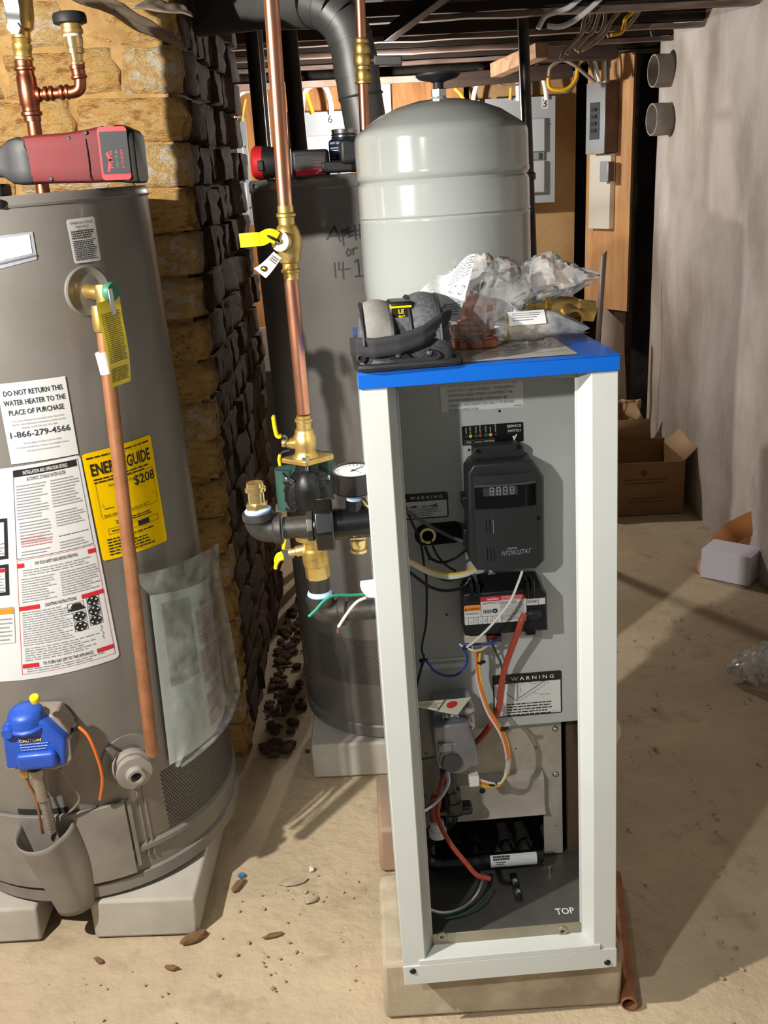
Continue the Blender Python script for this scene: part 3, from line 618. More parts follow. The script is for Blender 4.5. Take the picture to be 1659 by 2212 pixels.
wire('clear_sleeve', film('clear_sleeve', '#e8e8e8', .5), .0052, [(1098, 1640, .127), (1097, 1655, .127), (1094, 1668, .127)], 3, 12)
wire('ignition_cable', WIRE_R, .0052, [(1133, 1326, .135), (1125, 1345, .13), (1117, 1370, .135), (1101, 1412, .15), (1090, 1445, .16), (1083, 1480, .165), (1079, 1520, .165), (1066, 1555, .17), (1040, 1592, .19), (1015, 1615, .20)], 6, 12)
wire('ground_wire', WIRE_GN, .0020, [(1062, 1388, .18), (1074, 1415, .18), (1084, 1440, .185), (1083, 1480, .19), (1072, 1545, .19), (1050, 1580, .19), (1030, 1605, .19)])
wire('ground_wire', WIRE_GN, .0016, [(888, 1643, .14), (910, 1640, .14), (945, 1634, .14)])
wire('red_wire', WIRE_R, .0042, [(960, 1670, .14), (952, 1700, .13), (948, 1735, .13), (945, 1760, .125), (955, 1790, .11), (975, 1825, .10), (1005, 1862, .09), (1030, 1890, .085), (1058, 1898, .09)], 6, 12)
wire('red_wire', WIRE_R, .006, [(938, 1720, .16), (935, 1750, .16), (936, 1775, .15)], 4, 12)
wire('gas_tube', STEEL, .0040, [(966, 1665, .12), (968, 1690, .115), (955, 1717, .11), (935, 1738, .10), (905, 1758, .08), (880, 1768, .06)], 6, 12)
wire('pilot_tube', STEEL, .0042, [(1041, 1886, .16), (1038, 1910, .13), (1022, 1940, .10), (995, 1962, .085), (960, 1972, .075), (930, 1966, .07), (900, 1948, .07)], 6, 12)
wire('green_wire', WIRE_GN, .0016, [(1060, 1920, .13), (1035, 1950, .09), (1005, 1972, .075), (960, 1984, .07), (915, 1978, .07)])
G = mat('cable_grey', '#4c4c4e', .5)
wire('grey_cable', G, .0030, [(845, 1075, .10), (880, 1105, .13), (930, 1137, .155), (975, 1160, .165), (1003, 1170, .165)])
wire('black_wire', WIRE_K, .0020, [(855, 1055, .10), (875, 1095, .13), (893, 1135, .16), (905, 1160, .17), (912, 1190, .17), (918, 1240, .18)])
wire('black_wire', WIRE_K, .0022, [(918, 1180, .18), (930, 1205, .17), (955, 1215, .16), (985, 1205, .16), (1010, 1185, .17)])
wire('black_wire', WIRE_K, .0018, [(932, 1172, .18), (945, 1200, .18), (965, 1222, .175), (985, 1234, .17)])
for k, (c, d) in enumerate(((WIRE_W, 0), (WIRE_Y, -3), (WIRE_W, 3), (WIRE_W, 6))):
    wire(('white_wire', 'yellow_wire', 'white_wire', 'white_wire')[k], c, .0019, [(855, 1200+d, .12), (890, 1215+d, .13), (930, 1235+d, .14), (970, 1243+d, .14), (1005, 1238+d, .15), (1028, 1227+d, .16)])
wire('green_wire', WIRE_GN, .0018, [(855, 1190, .12), (900, 1222, .14), (940, 1245, .15), (970, 1255, .15), (1010, 1248, .16)])
wire('black_wire', WIRE_K, .0024, [(855, 1210, .12), (890, 1240, .14), (930, 1268, .15), (965, 1276, .15), (1000, 1268, .16), (1018, 1246, .165)])
TIE = mat('cable_tie', '#0b0b0c', .5)
for px, py, y in ((1037, 1431, .15), (1087, 1575, .12), (1062, 1694, .122), (912, 1427, .17), (1006, 1399, .133), (896, 1570, .14)):
    c = loc(px, py, y); MB().lathe([(.0052, -.002), (.0056, 0), (.0052, .002)], c, (.1, .1, 1), 12).obox(c+Vector((.006, -.001, .001)), (.0028, 0, .001), (0, .002, 0), (-.0005, 0, .0018)).build('cable_tie', TIE, boiler)
# small hinge plate by the left post
p, q = loc(868, 1250, .05), loc(880, 1275, .05); MB().box(-.137, -.128, .05, .09, p.z-.03, p.z+.006).build('door_catch', STEEL, boiler, bevel=.001)

p = [loc(a, b, .12) for a, b in ((1331, 1552), (1338, 1562), (1343, 1580), (1338, 1600), (1331, 1614))]
MB().poly([(max(q.x, W2+.0005), .12+.001*i, q.z) for i, q in enumerate(p)]).build('torn_label', CREAM, boiler)

# ================================================================= FRONT WATER HEATER (left)
HR = .285
HM = Matrix.Translation((-.640, 1.875, .09)) @ Matrix.Rotation(-.035, 4, 'Y'); HI = HM.inverted()
def cyl_hit(I, px, py, R):
    o = I @ CAM; d = I.to_3x3() @ ray(px, py)
    A = d.x*d.x+d.y*d.y; Bq = o.x*d.x+o.y*d.y; Cq = o.x*o.x+o.y*o.y-R*R; D = Bq*Bq-A*Cq
    t = (-Bq-math.sqrt(max(D, 0)))/A; p = o+d*t; th = math.atan2(p.x, -p.y); return R*th, p.z
def hc(px, py, R=HR): return cyl_hit(HI, px, py, R)
def on_cyl(R): return lambda u, z, l=0.0: Vector(((R+l)*math.sin(u/R), -(R+l)*math.cos(u/R), z))
HC = on_cyl(HR)
class Patch(Sheet):
    """printed sheet lying on a cylinder, given by its four corners (u, z), lower left first, going round"""
    def __init__(s, R, c, base=.0008, bulge=None):
        c = [Vector(q) for q in c]; s.w = ((c[1]-c[0]).length+(c[2]-c[3]).length)/2; s.h = ((c[3]-c[0]).length+(c[2]-c[1]).length)/2
        oc = on_cyl(R); w, h = s.w, s.h
        def fn(u, v, l):
            a, b = u/w, v/h; p = c[0].lerp(c[1], a).lerp(c[3].lerp(c[2], a), b)
            return oc(p.x, p.y, base+l+(bulge(a, b) if bulge else 0))
        Sheet.__init__(s, fn, .02)
ZT = hc(200, 408)[1]; ZR = hc(150, 432)[1]
heater = thing('water_heater', 'front grey gas water heater with white and yellow labels and a blue control', 'water heater', HM)
MB().lathe([(HR-.012, .016), (HR-.004, .02), (HR-.003, .075), (HR+.004, .079), (HR+.004, .088), (HR-.002, .094), (HR, .10), (HR, ZR-.002)], n=96, cap=False).build('tank_jacket', HEATER, heater)
MB().lathe([(HR-.012, -.0), (HR-.004, .0), (HR+.001, .004), (HR+.002, .030), (HR-.006, .034), (HR-.012, .034)], n=96, cap=True).build('base_ring', HEATER_DUSTY, heater)
MB().lathe([(HR+.0018, ZR-.004), (HR+.0035, ZR), (HR+.0022, ZR+.004), (HR+.0022, ZT-.006), (HR-.002, ZT), (HR-.01, ZT-.003), (0, ZT-.002)], n=96, cap=False).build('top_cap', HEATER, heater)
u, z = hc(2, 441); MB().lathe([(.0072, 0), (.0068, .003), (.004, .005), (0, .005)], HC(u, z, .002), HC(u, z, 1)-HC(u, z, 0), 14).build('cap_screw', SCREW, heater)
# silver badge plate, cut off by the frame
P = Patch(HR, [hc(-70, 598), hc(80, 560), hc(70, 500), hc(-70, 518)]); SIL = mat('badge_silver', '#b9bcc2', .3, .3)
P.quad(0, 0, P.w, P.h, SIL, .0002); P.quad(.0, .012, P.w-.006, P.h-.004, WHITE, .0008); P.quad(0, .006, P.w, .009, GREYINK, .001); P.build('badge_plate', heater)
# relief valve instruction label
P = Patch(HR, [hc(160, 570), hc(217, 562), hc(202, 467), hc(141, 475)]); P.paper(0, 0, P.w, P.h, mat('label_silver', '#d6d4cf', .35), .004)
for i, (t, q) in enumerate((('TEMPERATURE - PRESSURE', .82), ('RELIEF VALVE', .46), ('IMPORTANT', .36))): P.text(t, P.w/2, P.h-.0085-.0062*i, .0052, INK, align='C', width=P.w*q)
P.greek(.004, P.h*.54, P.w-.004, P.h*.74, 4, INK, .5, .3); P.greek(.004, .004, P.w-.004, P.h*.52, 11, INK, .5, .15); P.build('valve_label', heater)
# do-not-return notice
P = Patch(HR, [hc(25, 1003), hc(169, 980), hc(140, 812), hc(-8, 830)]); P.paper(0, 0, P.w, P.h, WHITE)
SL = mat('ink_slate', '#2d3743', .6)
for t, y, wd in (('DO NOT RETURN THIS', .845, .86), ('WATER HEATER TO THE', .725, .90), ('PLACE OF PURCHASE', .605, .80)): P.text(t, P.w*.50, P.h*y, P.h*.092, SL, width=P.w*wd, align='C', bold=.01)
P.text('1-866-279-4566', P.w*.5, P.h*.325, P.h*.105, SL, width=P.w*.88, align='C', bold=.01)
for y, t in ((.52, 'IF YOU ARE EXPERIENCING PROBLEMS WITH THIS WATER'), (.475, 'HEATER, NEED ASSISTANCE WITH INSTALLATION, OR FOR'), (.43, 'GENERAL QUESTIONS CALL TOLL FREE:'), (.235, 'TECHNICIANS AVAILABLE 7 DAYS A WEEK'), (.185, "FOR MORE INFORMATION, CONSULT THE OWNER'S MANUAL"), (.135, 'PROVIDED WITH THE WATER HEATER')): P.text(t, P.w/2, P.h*y, P.h*.026, GREYINK, width=P.w*.80*len(t)/50, align='C')
P.build('notice_label', heater)
# energy label
P = Patch(HR, [hc(222, 1212), hc(360, 1167), hc(323, 938), hc(175, 982)]); w, h = P.w, P.h
P.paper(0, 0, w, h, YEL, .006); P.text('ENERGYGUIDE', w/2, h-.042, .03, INK, width=w*.86, align='C', bold=.022)
P.greek(.006, h-.012, w-.008, h-.007, 1, INK, .5, .1); P.greek(w*.08, h-.058, w*.95, h-.047, 2, INK, .45, .4)
P.frame(w*.09, h*.39, w*.94, h*.72, .0006, INK); P.text('$208', w*.95, h*.61, .024, INK, width=w*.34, align='R', bold=.01); P.text('Estimated Yearly Energy Cost', w/2, h*.665, .007, INK, width=w*.5, align='C')
P.line([(w*.13, h*.53), (w*.13, h*.495), (w*.9, h*.495)], .0006, INK); P.greek(w*.14, h*.465, w*.3, h*.48, 1, INK, .5); P.greek(w*.12, h*.40, w*.8, h*.42, 2, INK, .4)
P.frame(w*.14, h*.23, w*.9, h*.285, .0006, INK); P.quad(w*.56, h*.235, w*.74, h*.28, INK, .0012); P.greek(w*.18, h*.25, w*.34, h*.265, 1, INK, .7); P.greek(w*.26, h*.31, w*.8, h*.35, 2, INK, .5, .4)
P.greek(w*.10, h*.03, w*.8, h*.2, 6, INK, .42, .6); P.build('energy_label', heater)
# big operating label
P = Patch(HR, [hc(-40, 1472), hc(258, 1419), hc(172, 982), hc(-40, 1017)]); w, h = P.w, P.h
FINE = mat('ink_fine', '#8d8f92', .6)
P.paper(0, 0, w, h, WHITE, .008)
X = lambda t: w-(1-t)*(w*.72)        # the right-hand column starts at t = 0
P.quad(X(.05), h*.955, X(.93), h*.985, INK, .0010); P.text('INSTALLATION AND OPERATION DETAILS', X(.49), h*.9615, .009, WHITE, width=w*.44, align='C', bold=.02, lift=.0016); P.text('AUTOMATIC STORAGE WATER HEATER', X(.49), h*.931, .0095, INK, width=w*.38, align='C')
P.frame(X(.05), h*.585, X(.955), h*.985, .0007, INK)
P.greek(X(.08), h*.76, X(.48), h*.92, 12, FINE, .32, .3); P.greek(X(.10), h*.655, X(.49), h*.755, 7, FINE, .32, .3); P.greek(X(.11), h*.635, X(.47), h*.685, 4, mat('fine_red', '#cf7b80', .5), .34, .3, lift=.0016); P.greek(X(.11), h*.595, X(.47), h*.622, 2, FINE, .32, .3)
P.greek(X(.53), h*.79, X(.92), h*.92, 10, FINE, .32, .3); P.greek(X(.55), h*.70, X(.93), h*.775, 6, FINE, .32, .3); P.greek(X(.56), h*.655, X(.93), h*.66, 1, INK, .5); P.greek(X(.56), h*.595, X(.93), h*.635, 3, FINE, .32, .3)
for y, t, wd, (ra, rb, rc, rd) in ((.548, 'FOR YOUR SAFETY READ BEFORE OPERATING', .40, (.05, .13, .87, .96)), (.345, 'LIGHTING INSTRUCTIONS', .27, (.05, .27, .72, .965)), (.063, 'TO TURN GAS OFF TO THE APPLIANCE', .40, (.06, .22, .79, .965))):
    P.quad(X(ra), h*(y-.004), X(rb), h*(y+.016), RED, .0013); P.quad(X(rc), h*(y-.004), X(rd), h*(y+.016), RED, .0013); P.text(t, X((rb+rc)/2), h*y, .0085, INK, width=w*wd*.88, align='C', bold=.01)
P.frame(X(.05), h*.028, X(.965), h*.580, .0006, RED); P.greek(X(.11), h*.50, X(.9), h*.535, 3, FINE, .32, .2); P.greek(X(.09), h*.375, X(.47), h*.495, 10, FINE, .32, .3); P.greek(X(.52), h*.375, X(.95), h*.495, 10, FINE, .32, .3)
P.greek(X(.08), h*.165, X(.60), h*.335, 15, FINE, .32, .25); P.greek(X(.09), h*.09, X(.86), h*.16, 6, FINE, .32, .3); P.greek(X(.10), h*.035, X(.9), h*.058, 2, FINE, .32, .3)
for a, y in ((.83, .318), (.83, .270), (.83, .222), (.67, .262), (.67, .212)):
    cx, cy = X(a), h*y; P.frame(cx-w*.048, cy-h*.0225, cx+w*.052, cy+h*.0225, .0006, INK); P.disc(cx, cy, .0092, INK, .0013, 18)
    for k in range(4): P.disc(cx+.0058*math.cos(a*40+1.6*k), cy+.0058*math.sin(a*40+1.6*k), .0017, WHITE, .0018, 8)
cx, cy = X(.655), h*.312; P.frame(cx-w*.07, cy-h*.02, cx+w*.055, cy+h*.02, .0006, INK); P.shape([(cx-.016, cy-.007), (cx+.014, cy-.007), (cx+.008, cy+.001), (cx+.006, cy+.006), (cx-.006, cy+.006), (cx-.009, cy+.001)], INK)
P.line([(X(.87), h*.19), (X(.88), h*.175), (X(.86), h*.165), (X(.885), h*.15), (X(.87), h*.135), (X(.88), h*.12)], .0008, GREYINK)
for v0, v1, hd in ((.615, .80, None), (.445, .59, RED), (.44, .44, None)):
    if v1 > v0: P.frame(-.02, h*(v0-.02), w*.245, h*(v1-.02), .006, INK, .0013)
P.quad(0, h*.535, w*.225, h*.552, RED, .0013); P.quad(0, h*.335, w*.27, h*.362, ORG, .0013); P.frame(-.01, h*.19, w*.28, h*.365, .0006, GREYINK)
P.quad(0, h*.665, w*.225, h*.667, INK, .001); P.greek(.01, h*.615, w*.215, h*.655, 3, FINE, .34, .3); P.greek(.01, h*.44, w*.21, h*.525, 6, FINE, .32, .3); P.greek(.01, h*.20, w*.26, h*.32, 6, FINE, .3, .4)
P.build('instruction_label', heater)
# relief valve: flanged opening, brass valve, green cap with steel lever, yellow tag
u, z = hc(190, 629); nrm = (HC(u, z, 1)-HC(u, z, 0)).normalized()
MB().lathe([(.042, -.004), (.0415, .002), (.039, .0035), (.024, -.002), (.0205, -.004), (.0195, -.02), (0, -.02)], HC(u, z), nrm, 36, cap=False).build('opening_flange', HEATER, heater)
MB().lathe([(.019, -.008), (0, -.008)], HC(u, z), nrm, 24, cap=False).build('opening_core', BLACK, heater)
class TFrame:
    def __init__(s, I, R, u, z=0):
        s.I = I; s.R = R; th = u/R; s.n = Vector((math.sin(th), -math.cos(th), 0)); s.t = Vector((math.cos(th), math.sin(th), 0)); s.up = Vector((0, 0, 1))
    def q(s, px, py, d):
        o = s.I @ CAM; r = s.I.to_3x3() @ ray(px, py); k = (s.R+d-o.dot(s.n))/r.dot(s.n); return o+r*k
T = TFrame(HI, HR, u)
a = HC(u, z, -.006); e = T.q(240, 636, .052)
vb = MB().tube([a, a.lerp(e, .55), e+Vector((0, 0, .002))], .0125, 16, 4); vb.lathe([(.0155, -.016), (.0165, -.012), (.0165, .012), (.0145, .016)], e.lerp(a, .22), (0, 0, 1), 16)
vb.lathe([(.0135, 0), (.0135, .018), (.0158, .02), (.0158, .034), (.013, .036)], e+Vector((-.012, 0, -.010)), Vector((.0, 0, -1)), 16); vb = vb.build('relief_valve', BRASS, heater)
gc = T.q(240, 630, .068); MB().lathe([(.0150, -.006), (.0155, .002), (.0130, .0055), (0, .0065)], gc, T.n+T.t*.25, 22).build('valve_cap', mat('cap_green', '#3d7f63', .5), vb)
p0, p1 = T.q(237, 622, .078), T.q(247, 680, .082); d = (p1-p0); MB().obox((p0+p1)/2, d*.5, T.t*.0042, T.n*.0014).build('test_lever', STEEL, vb, bevel=.001)
c = [T.q(238, 838, .066), T.q(284, 823, .066), T.q(263, 640, .066), T.q(209, 655, .066)]
YT = mat('tag_yellow', '#e8cf1a', .35, coat=.3)
def tfn(u, v, l):
    p = c[0].lerp(c[1], u).lerp(c[3].lerp(c[2], u), v); return p+T.n*(l+.004*math.sin(v*5)+.002*math.cos(u*3))
sh = Sheet(tfn, .25); sh.mb.use(YT); sh.mb.grid(lambda a, b: tfn(a, b, 0), 4, 14); sh.greek(.1, .28, .92, .86, 26, mat('tag_ink', '#6e641f', .6), .5, .1, lift=.0008); sh.greek(.1, .05, .9, .22, 8, mat('tag_ink', '#6e641f', .6), .5, .1, lift=.0008); sh.build('warning_tag', vb)
# copper discharge pipe
top_, bot = T.q(222, 700, .048), T.q(329, 1628, .060)
dp = MB().tube([top_, top_.lerp(bot, .5), bot], .0118, 18, 2); dp = dp.build('discharge_pipe', COPPER_OLD, heater)
q0, q1 = T.q(221, 760, .048), T.q(233, 806, .049); MB().cyl(q0, q1, .0122, n=18).build('pipe_sticker', WHITE, dp)
MB().lathe([(.0136, 0), (.0145, .01), (.0145, .035), (.0128, .042)], top_+Vector((0, 0, .03)), bot-top_, 18).build('adapter', BRASS, dp)
# plastic document pouch hung on the right
FILM = film('pouch_film', '#e3e6e2', .80, .16, .25); PAPERB = mat('leaflet_blue', '#cdd3d1', .6, 0, '#d9dcd9', 6)
pu = Patch(HR, [hc(362, 1650), hc(488, 1500), hc(480, 1238), hc(318, 1285)], .010)
pu.step = .01; pu.mb.use(PAPERB); w, h = pu.w, pu.h
pu.mb.grid(lambda a, b: pu.fn(w*a, h*b, -.003+.004*math.sin(a*5)), 12, 12)
pu.mb.use(mat('leaflet_grey', '#8f918a', .6)); pu.mb.grid(lambda a, b: pu.fn(w*(.08+.30*a), h*(.45+.5*b), .001), 8, 8)
for i, t in enumerate(('Certificate of', 'Limited', 'Warranty')): pu.text(t, w*(.17+.085*i), h*.52, .012, WHITE, lift=.003, rot=math.pi/2)
PK = mat('pouch_red', '#a8443c', .6)
pouch = pu.build('document_pouch', heater)
pr = Patch(HR, [hc(362, 1650), hc(488, 1500), hc(480, 1238), hc(318, 1285)], .0125); pr.step = .01
for y in (.86, .60, .30):
    pr.text('IMPORTANT', w*.62, h*y, .012, PK, align='C', bold=.02); pr.greek(w*.42, h*(y-.17), w*.86, h*(y-.02), 7, PK, .45, .2, lift=.001)
    pr.greek(w*.42, h*(y-.24), w*.82, h*(y-.18), 3, PK, .5, .3, lift=.001)
pr.build('pouch_print', pouch)
m = MB()
def flm(a, b):
    L = [hc(272, 1237), hc(322, 1300), hc(345, 1490), hc(366, 1650)]; Rr = [hc(449, 1172), hc(482, 1240), hc(490, 1490), hc(372, 1645)]
    k = b*3; i = min(2, int(k)); f = k-i; l = Vector(L[i]).lerp(Vector(L[i+1]), f); r = Vector(Rr[i]).lerp(Vector(Rr[i+1]), f); p = l.lerp(r, a)
    return HC(p.x, p.y, .022+.005*math.sin(a*9+b*4)*math.sin(b*6+1)+.004*noise.noise(Vector((a*4, b*5, 2)))+(.010 if a > .9 else 0))
m.grid(flm, 26, 30).build('pouch_film', FILM, pouch)
# gas control with blue cover
u, z = hc(72, 1590); G = TFrame(HI, HR, hc(90, 1600)[0]); q = G.q
CB = mat('control_blue', '#2152b8', .45, 0, '#1c479f', 10, coat=.15); D0 = .075
def poly_on(F, pts, d): return [F.q(a, b, d) for a, b in pts]
def slab(F, pts, d0, d1, name, mt, parent, bevel=.003, seg=3):
    P = [F.q(a, b, d1) for a, b in pts]; m = MB(); k = len(P); dv = F.n*(d0-d1)
    n0 = m.add(P); n1 = m.add([p+dv for p in P]); m.face(*range(n0, n0+k)); m.face(*reversed(range(n1, n1+k)))
    for i in range(k): j = (i+1) % k; m.face(n0+j, n0+i, n1+i, n1+j)
    return m.build(name, mt, parent, bevel=bevel, seg=seg)
CASTG = mat('cast_dusty', '#8a8072', .7, .2, '#a0968a', 20, bump=.2, bscale=50)
ctrl = slab(G, [(20, 1548), (118, 1545), (146, 1580), (152, 1650), (120, 1664), (12, 1664), (6, 1570)], .0, .052, 'gas_control', CASTG, heater, .004)
cov = slab(G, [(2, 1573), (14, 1562), (78, 1556), (95, 1560), (140, 1600), (142, 1655), (13, 1662), (6, 1600)], .045, D0, 'control_cover', CB, ctrl, .005)
c = q(60, 1556, .055); kn = MB().lathe([(.0350, 0), (.0360, .004), (.0315, .008), (.0305, .024), (.026, .030), (.014, .034), (0, .035)], c+Vector((0, 0, -.006)), Vector((0, 0, 1))+G.n*.18, 14).build('temperature_dial', CB, ctrl, bevel=.001)
c2 = q(77, 1513, .078); MB().lathe([(.0085, 0), (.0085, .009), (.0075, .0105), (0, .0105)], c2, Vector((0, 0, 1))+G.n*.5, 16).build('dial_button', mat('button_yellow', '#e2c31c', .4), kn)
a, b = q(35, 1628, D0), q(128, 1650, D0); MB().obox((a+b)/2+G.n*.004, G.t*((b-a).dot(G.t)/2), (0, 0, (a.z-b.z)/2+.002), G.n*.009).build('cover_ridge', CB, cov, bevel=.008, seg=4)
c = q(18, 1581, D0); MB().lathe([(.0105, -.002), (.0105, .007), (.009, .009), (0, .009)], c, G.n, 18).build('ignitor_button', CB, cov)
o = q(42, 1604, D0+.0006); sh = Sheet(plane_fn(o, G.t, (0, 0, 1))); sh.text('CAUTION', 0, 0, .0078, YEL, bold=.03, width=.038); sh.greek(0, -.018, .05, -.002, 3, mat('ink_lightblue', '#9fb6e4', .5), .4, .3)
a = q(34, 1525, .09)-o; sh.build('cover_print', cov)
slab(G, [(138, 1592), (150, 1600), (154, 1640), (140, 1650)], .0, .06, 'control_bracket', STEEL, ctrl, .002)
# pipework under the control, wires, drain valve
a = q(80, 1672, .05); FLEX = mat('flex_steel', '#a79f92', .45, .7, '#8b8276', 30)
pt = MB().lathe([(.014, 0), (.014, -.012), (.0105, -.014), (.0105, -.065)], a+Vector((0, 0, .012)), (0, 0, 1), 16); pt.build('gas_outlet', FLEX, ctrl)
b0 = q(95, 1722, .05); b1 = q(112, 1795, .03); m = MB(); prof_ = []
L = (b1-b0).length
for i in range(37): prof_.append((.0095 if i % 2 else .0080, L*i/36))
m.lathe(prof_, b0, b1-b0, 16).build('flexible_tube', FLEX, ctrl)
MB().tube([q(58, 1668, .045), q(60, 1690, .045), q(76, 1720, .042), q(84, 1755, .04), q(92, 1800, .025)], .0028, 8, 5).build('pilot_tube', COPPER_OLD, ctrl)
m = MB().lathe([(.007, 0), (.008, .004), (.008, .014), (.006, .018)], q(55, 1678, .045), (0, 0, 1), 6); m.build('pilot_nut', BRASS, ctrl)
MB().tube([q(130, 1660, .04), q(150, 1690, .03), q(172, 1722, .022), q(160, 1745, .02), q(140, 1760, .018)], .0022, 8, 5).build('thermocouple_lead', mat('lead_grey', '#7f7468', .5), ctrl)
MB().tube([q(170, 1570, .03), q(190, 1590, .036), q(208, 1630, .034), q(221, 1680, .026), q(216, 1727, .012)], .0028, 8, 5).build('ignitor_wire', WIRE_O, ctrl)
MB().tube([q(118, 1556, .03), q(135, 1566, .03), q(150, 1578, .028), q(172, 1570, .028)], .004, 8, 5).build('sensor_lead', BLACK, ctrl)
ud, zd = hc(278, 1640); nd = (HC(ud, zd, 1)-HC(ud, zd, 0)).normalized(); DV = mat('drain_grey', '#8d867d', .65, 0, '#a1998d', 18)
MB().lathe([(.052, -.003), (.051, .0015), (.030, .0), (.026, -.006)], HC(ud, zd), nd, 36, cap=False).build('drain_flange', HEATER_DUSTY, heater)
td = Vector((math.cos(ud/HR), math.sin(ud/HR), 0)); ax = (nd-td*.10+Vector((0, 0, -.10))).normalized()
m = MB().lathe([(.022, -.005), (.022, .012), (.034, .014), (.036, .018), (.036, .028), (.033, .031), (.030, .031), (.030, .040), (.033, .041), (.033, .048), (.018, .050), (.016, .062), (.0105, .062), (.0105, .03), (0, .03)], HC(ud, zd), ax, 28)
m.build('drain_valve', DV, heater)
# burner access: curved door panel with a bulged cover over the gas line, hinge strip, ribs
def plate(u0, u1, z0, z1, l0, l1, name, mt, parent, bevel=.001, nu=14, skew=0.0):
    m = MB(); oc = HC; k = nu
    def ring(l): return [m.add([oc(u0+(u1-u0)*i/k, z0+skew*i/k, l) for i in range(k+1)]), m.add([oc(u0+(u1-u0)*i/k, z1+skew*i/k, l) for i in range(k+1)])]
    a, b = ring(l1); c, d = ring(l0)
    for i in range(k):
        m.face(a+i, a+i+1, b+i+1, b+i); m.face(c+i+1, c+i, d+i, d+i+1); m.face(a+i+1, a+i, c+i, c+i+1); m.face(b+i, b+i+1, d+i+1, d+i)
    m.face(a, b, d, c); m.face(b+k, a+k, c+k, d+k); return m.build(name, mt, parent, bevel=bevel)
ud0, _ = hc(-60, 1800); ud1, zt = hc(284, 1722); _, zb = hc(292, 1880)
zb = hc(200, 1905)[1]; zt = hc(200, 1745)[1]
door = plate(ud0, hc(280, 1800)[0], zb, zt, .001, .009, 'access_door', HEATER_DUSTY, heater)
uh0, uh1 = hc(284, 1800)[0], hc(294, 1800)[0]; plate(uh0, uh1, zb+.01, zt-.004, .001, .006, 'hinge_strip', HEATER_DUSTY, heater, nu=3)
for px in (303, 316):
    uu = hc(px, 1760)[0]; plate(uu, uu+.004, zb+.02, hc(300, 1700)[1], -.001, .0022, 'pressed_rib', HEATER_DUSTY, heater, nu=2)
uc = hc(135, 1800)[0]
def bulge(a, b):
    z = zb-.045+(zt-.012-zb+.045)*b; hw = .027+.008*b+.006*b*b; dep = .030+.035*b; t = math.pi*a
    u_ = uc-.006-.022*b-hw*1.1*math.cos(t)+.030*max(0, a-.8)*5*(.3+.5*math.sin(b*3)); return HC(u_, z-.020*math.sin(t)*b, .004+dep*math.sin(t)**.75)
bm_ = MB().grid(bulge, 24, 16); o = bm_.build('pipe_cover', HEATER_DUSTY, door)
md = o.modifiers.new('solid', 'SOLIDIFY'); md.thickness = .0016; md.offset = -1
plate(hc(40, 1755)[0], hc(150, 1755)[0], zt-.03, zt+.012, -.004, .0012, 'door_recess', mat('recess_dark', '#211e1b', .9), heater)
# perforated screens: small dark hexagonal holes
def perforation(oc, R, u0, u1, z0, z1, pitch, r, parent, lift=.0006, keep=None):
    m = MB(); j = 0; z = z0
    while z < z1:
        u_ = u0+(pitch/2 if j % 2 else 0)
        while u_ < u1:
            if keep is None or keep(u_, z): m.poly([oc(u_+r*math.cos(math.pi/3*k), z+r*math.sin(math.pi/3*k), lift) for k in range(6)])
            u_ += pitch
        z += pitch*.866; j += 1
    o = m.build('perforated_screen', mat('perforation', '#3c3833', .95), parent); o['kind'] = 'stuff'; return o
ua, za = hc(352, 1700); ub = hc(500, 1640)[0]; perforation(HC, HR, ua, HR*1.75, hc(362, 1790)[1], hc(362, 1660)[1], .0058, .0021, heater)
# ---- stone blocks under the heaters
CONC = mat('concrete_block', '#bbb5a8', .9, 0, '#a7a195', 6, detail=8, bump=.25, bscale=70)
CONCL = mat('pale_block', '#b3a58d', .92, 0, '#9d8f78', 5, detail=8, bump=.4, bscale=60, col3='#c3b69c', scale3=8)
def block(name, label, p, sx, sy, sz, rz, mt, group=None, bev=.006):
    o = MB().box(0, sx, 0, sy, 0, sz).build(name, mt, bevel=bev, seg=2); o.location = p; o.rotation_euler = (0, 0, rz); return tag(o, label, 'block', group)
block('concrete_block', 'grey concrete block under the right side of the front water heater', (-.610, 1.590, 0), .205, .50, .088, -.02, CONC)
block('concrete_block', 'grey concrete block under the left side of the front water heater', (-.985, 1.586, 0), .27, .50, .080, .02, CONC)

# ================================================================= REAR WATER HEATER
R2 = .235
H2M = Matrix.Translation((.010, 2.338, .10)) @ Matrix.Rotation(-.028, 4, 'Y'); H2I = H2M.inverted()
hc2 = lambda px, py: cyl_hit(H2I, px, py, R2)
H2C = on_cyl(R2)
z2t = hc2(640, 383)[1]; z2r = hc2(640, 408)[1]
heater2 = thing('water_heater', 'rear grey water heater with handwriting on it, behind the boiler', 'water heater', H2M)
H2G = mat('rear_heater_grey', '#6f6c68', .3, .15, '#66635f', 5, coat=.3)
MB().lathe([(R2-.006, 0), (R2, .004), (R2, .03), (R2-.004, .034), (R2, .04), (R2, z2r-.002)], n=80, cap=True).build('tank_jacket', H2G, heater2)
MB().lathe([(R2+.001, z2r-.004), (R2+.003, z2r), (R2+.002, z2r+.005), (R2+.002, z2t-.006), (R2-.003, z2t), (0, z2t)], n=80, cap=False).build('top_cap', H2G, heater2)
u, z = hc2(552, 403); MB().lathe([(.006, 0), (.0055, .003), (0, .004)], H2C(u, z, .002), H2C(u, z, 1)-H2C(u, z, 0), 12).build('cap_screw', STEEL, heater2)
MK = mat('marker_ink', '#2a2320', .55)
sh = Sheet(lambda u, v, l: H2C(u, v, .0005+l))
def stroke(pts, w=.0030): sh.line([hc2(a, b) for a, b in pts], w, MK, .0006)
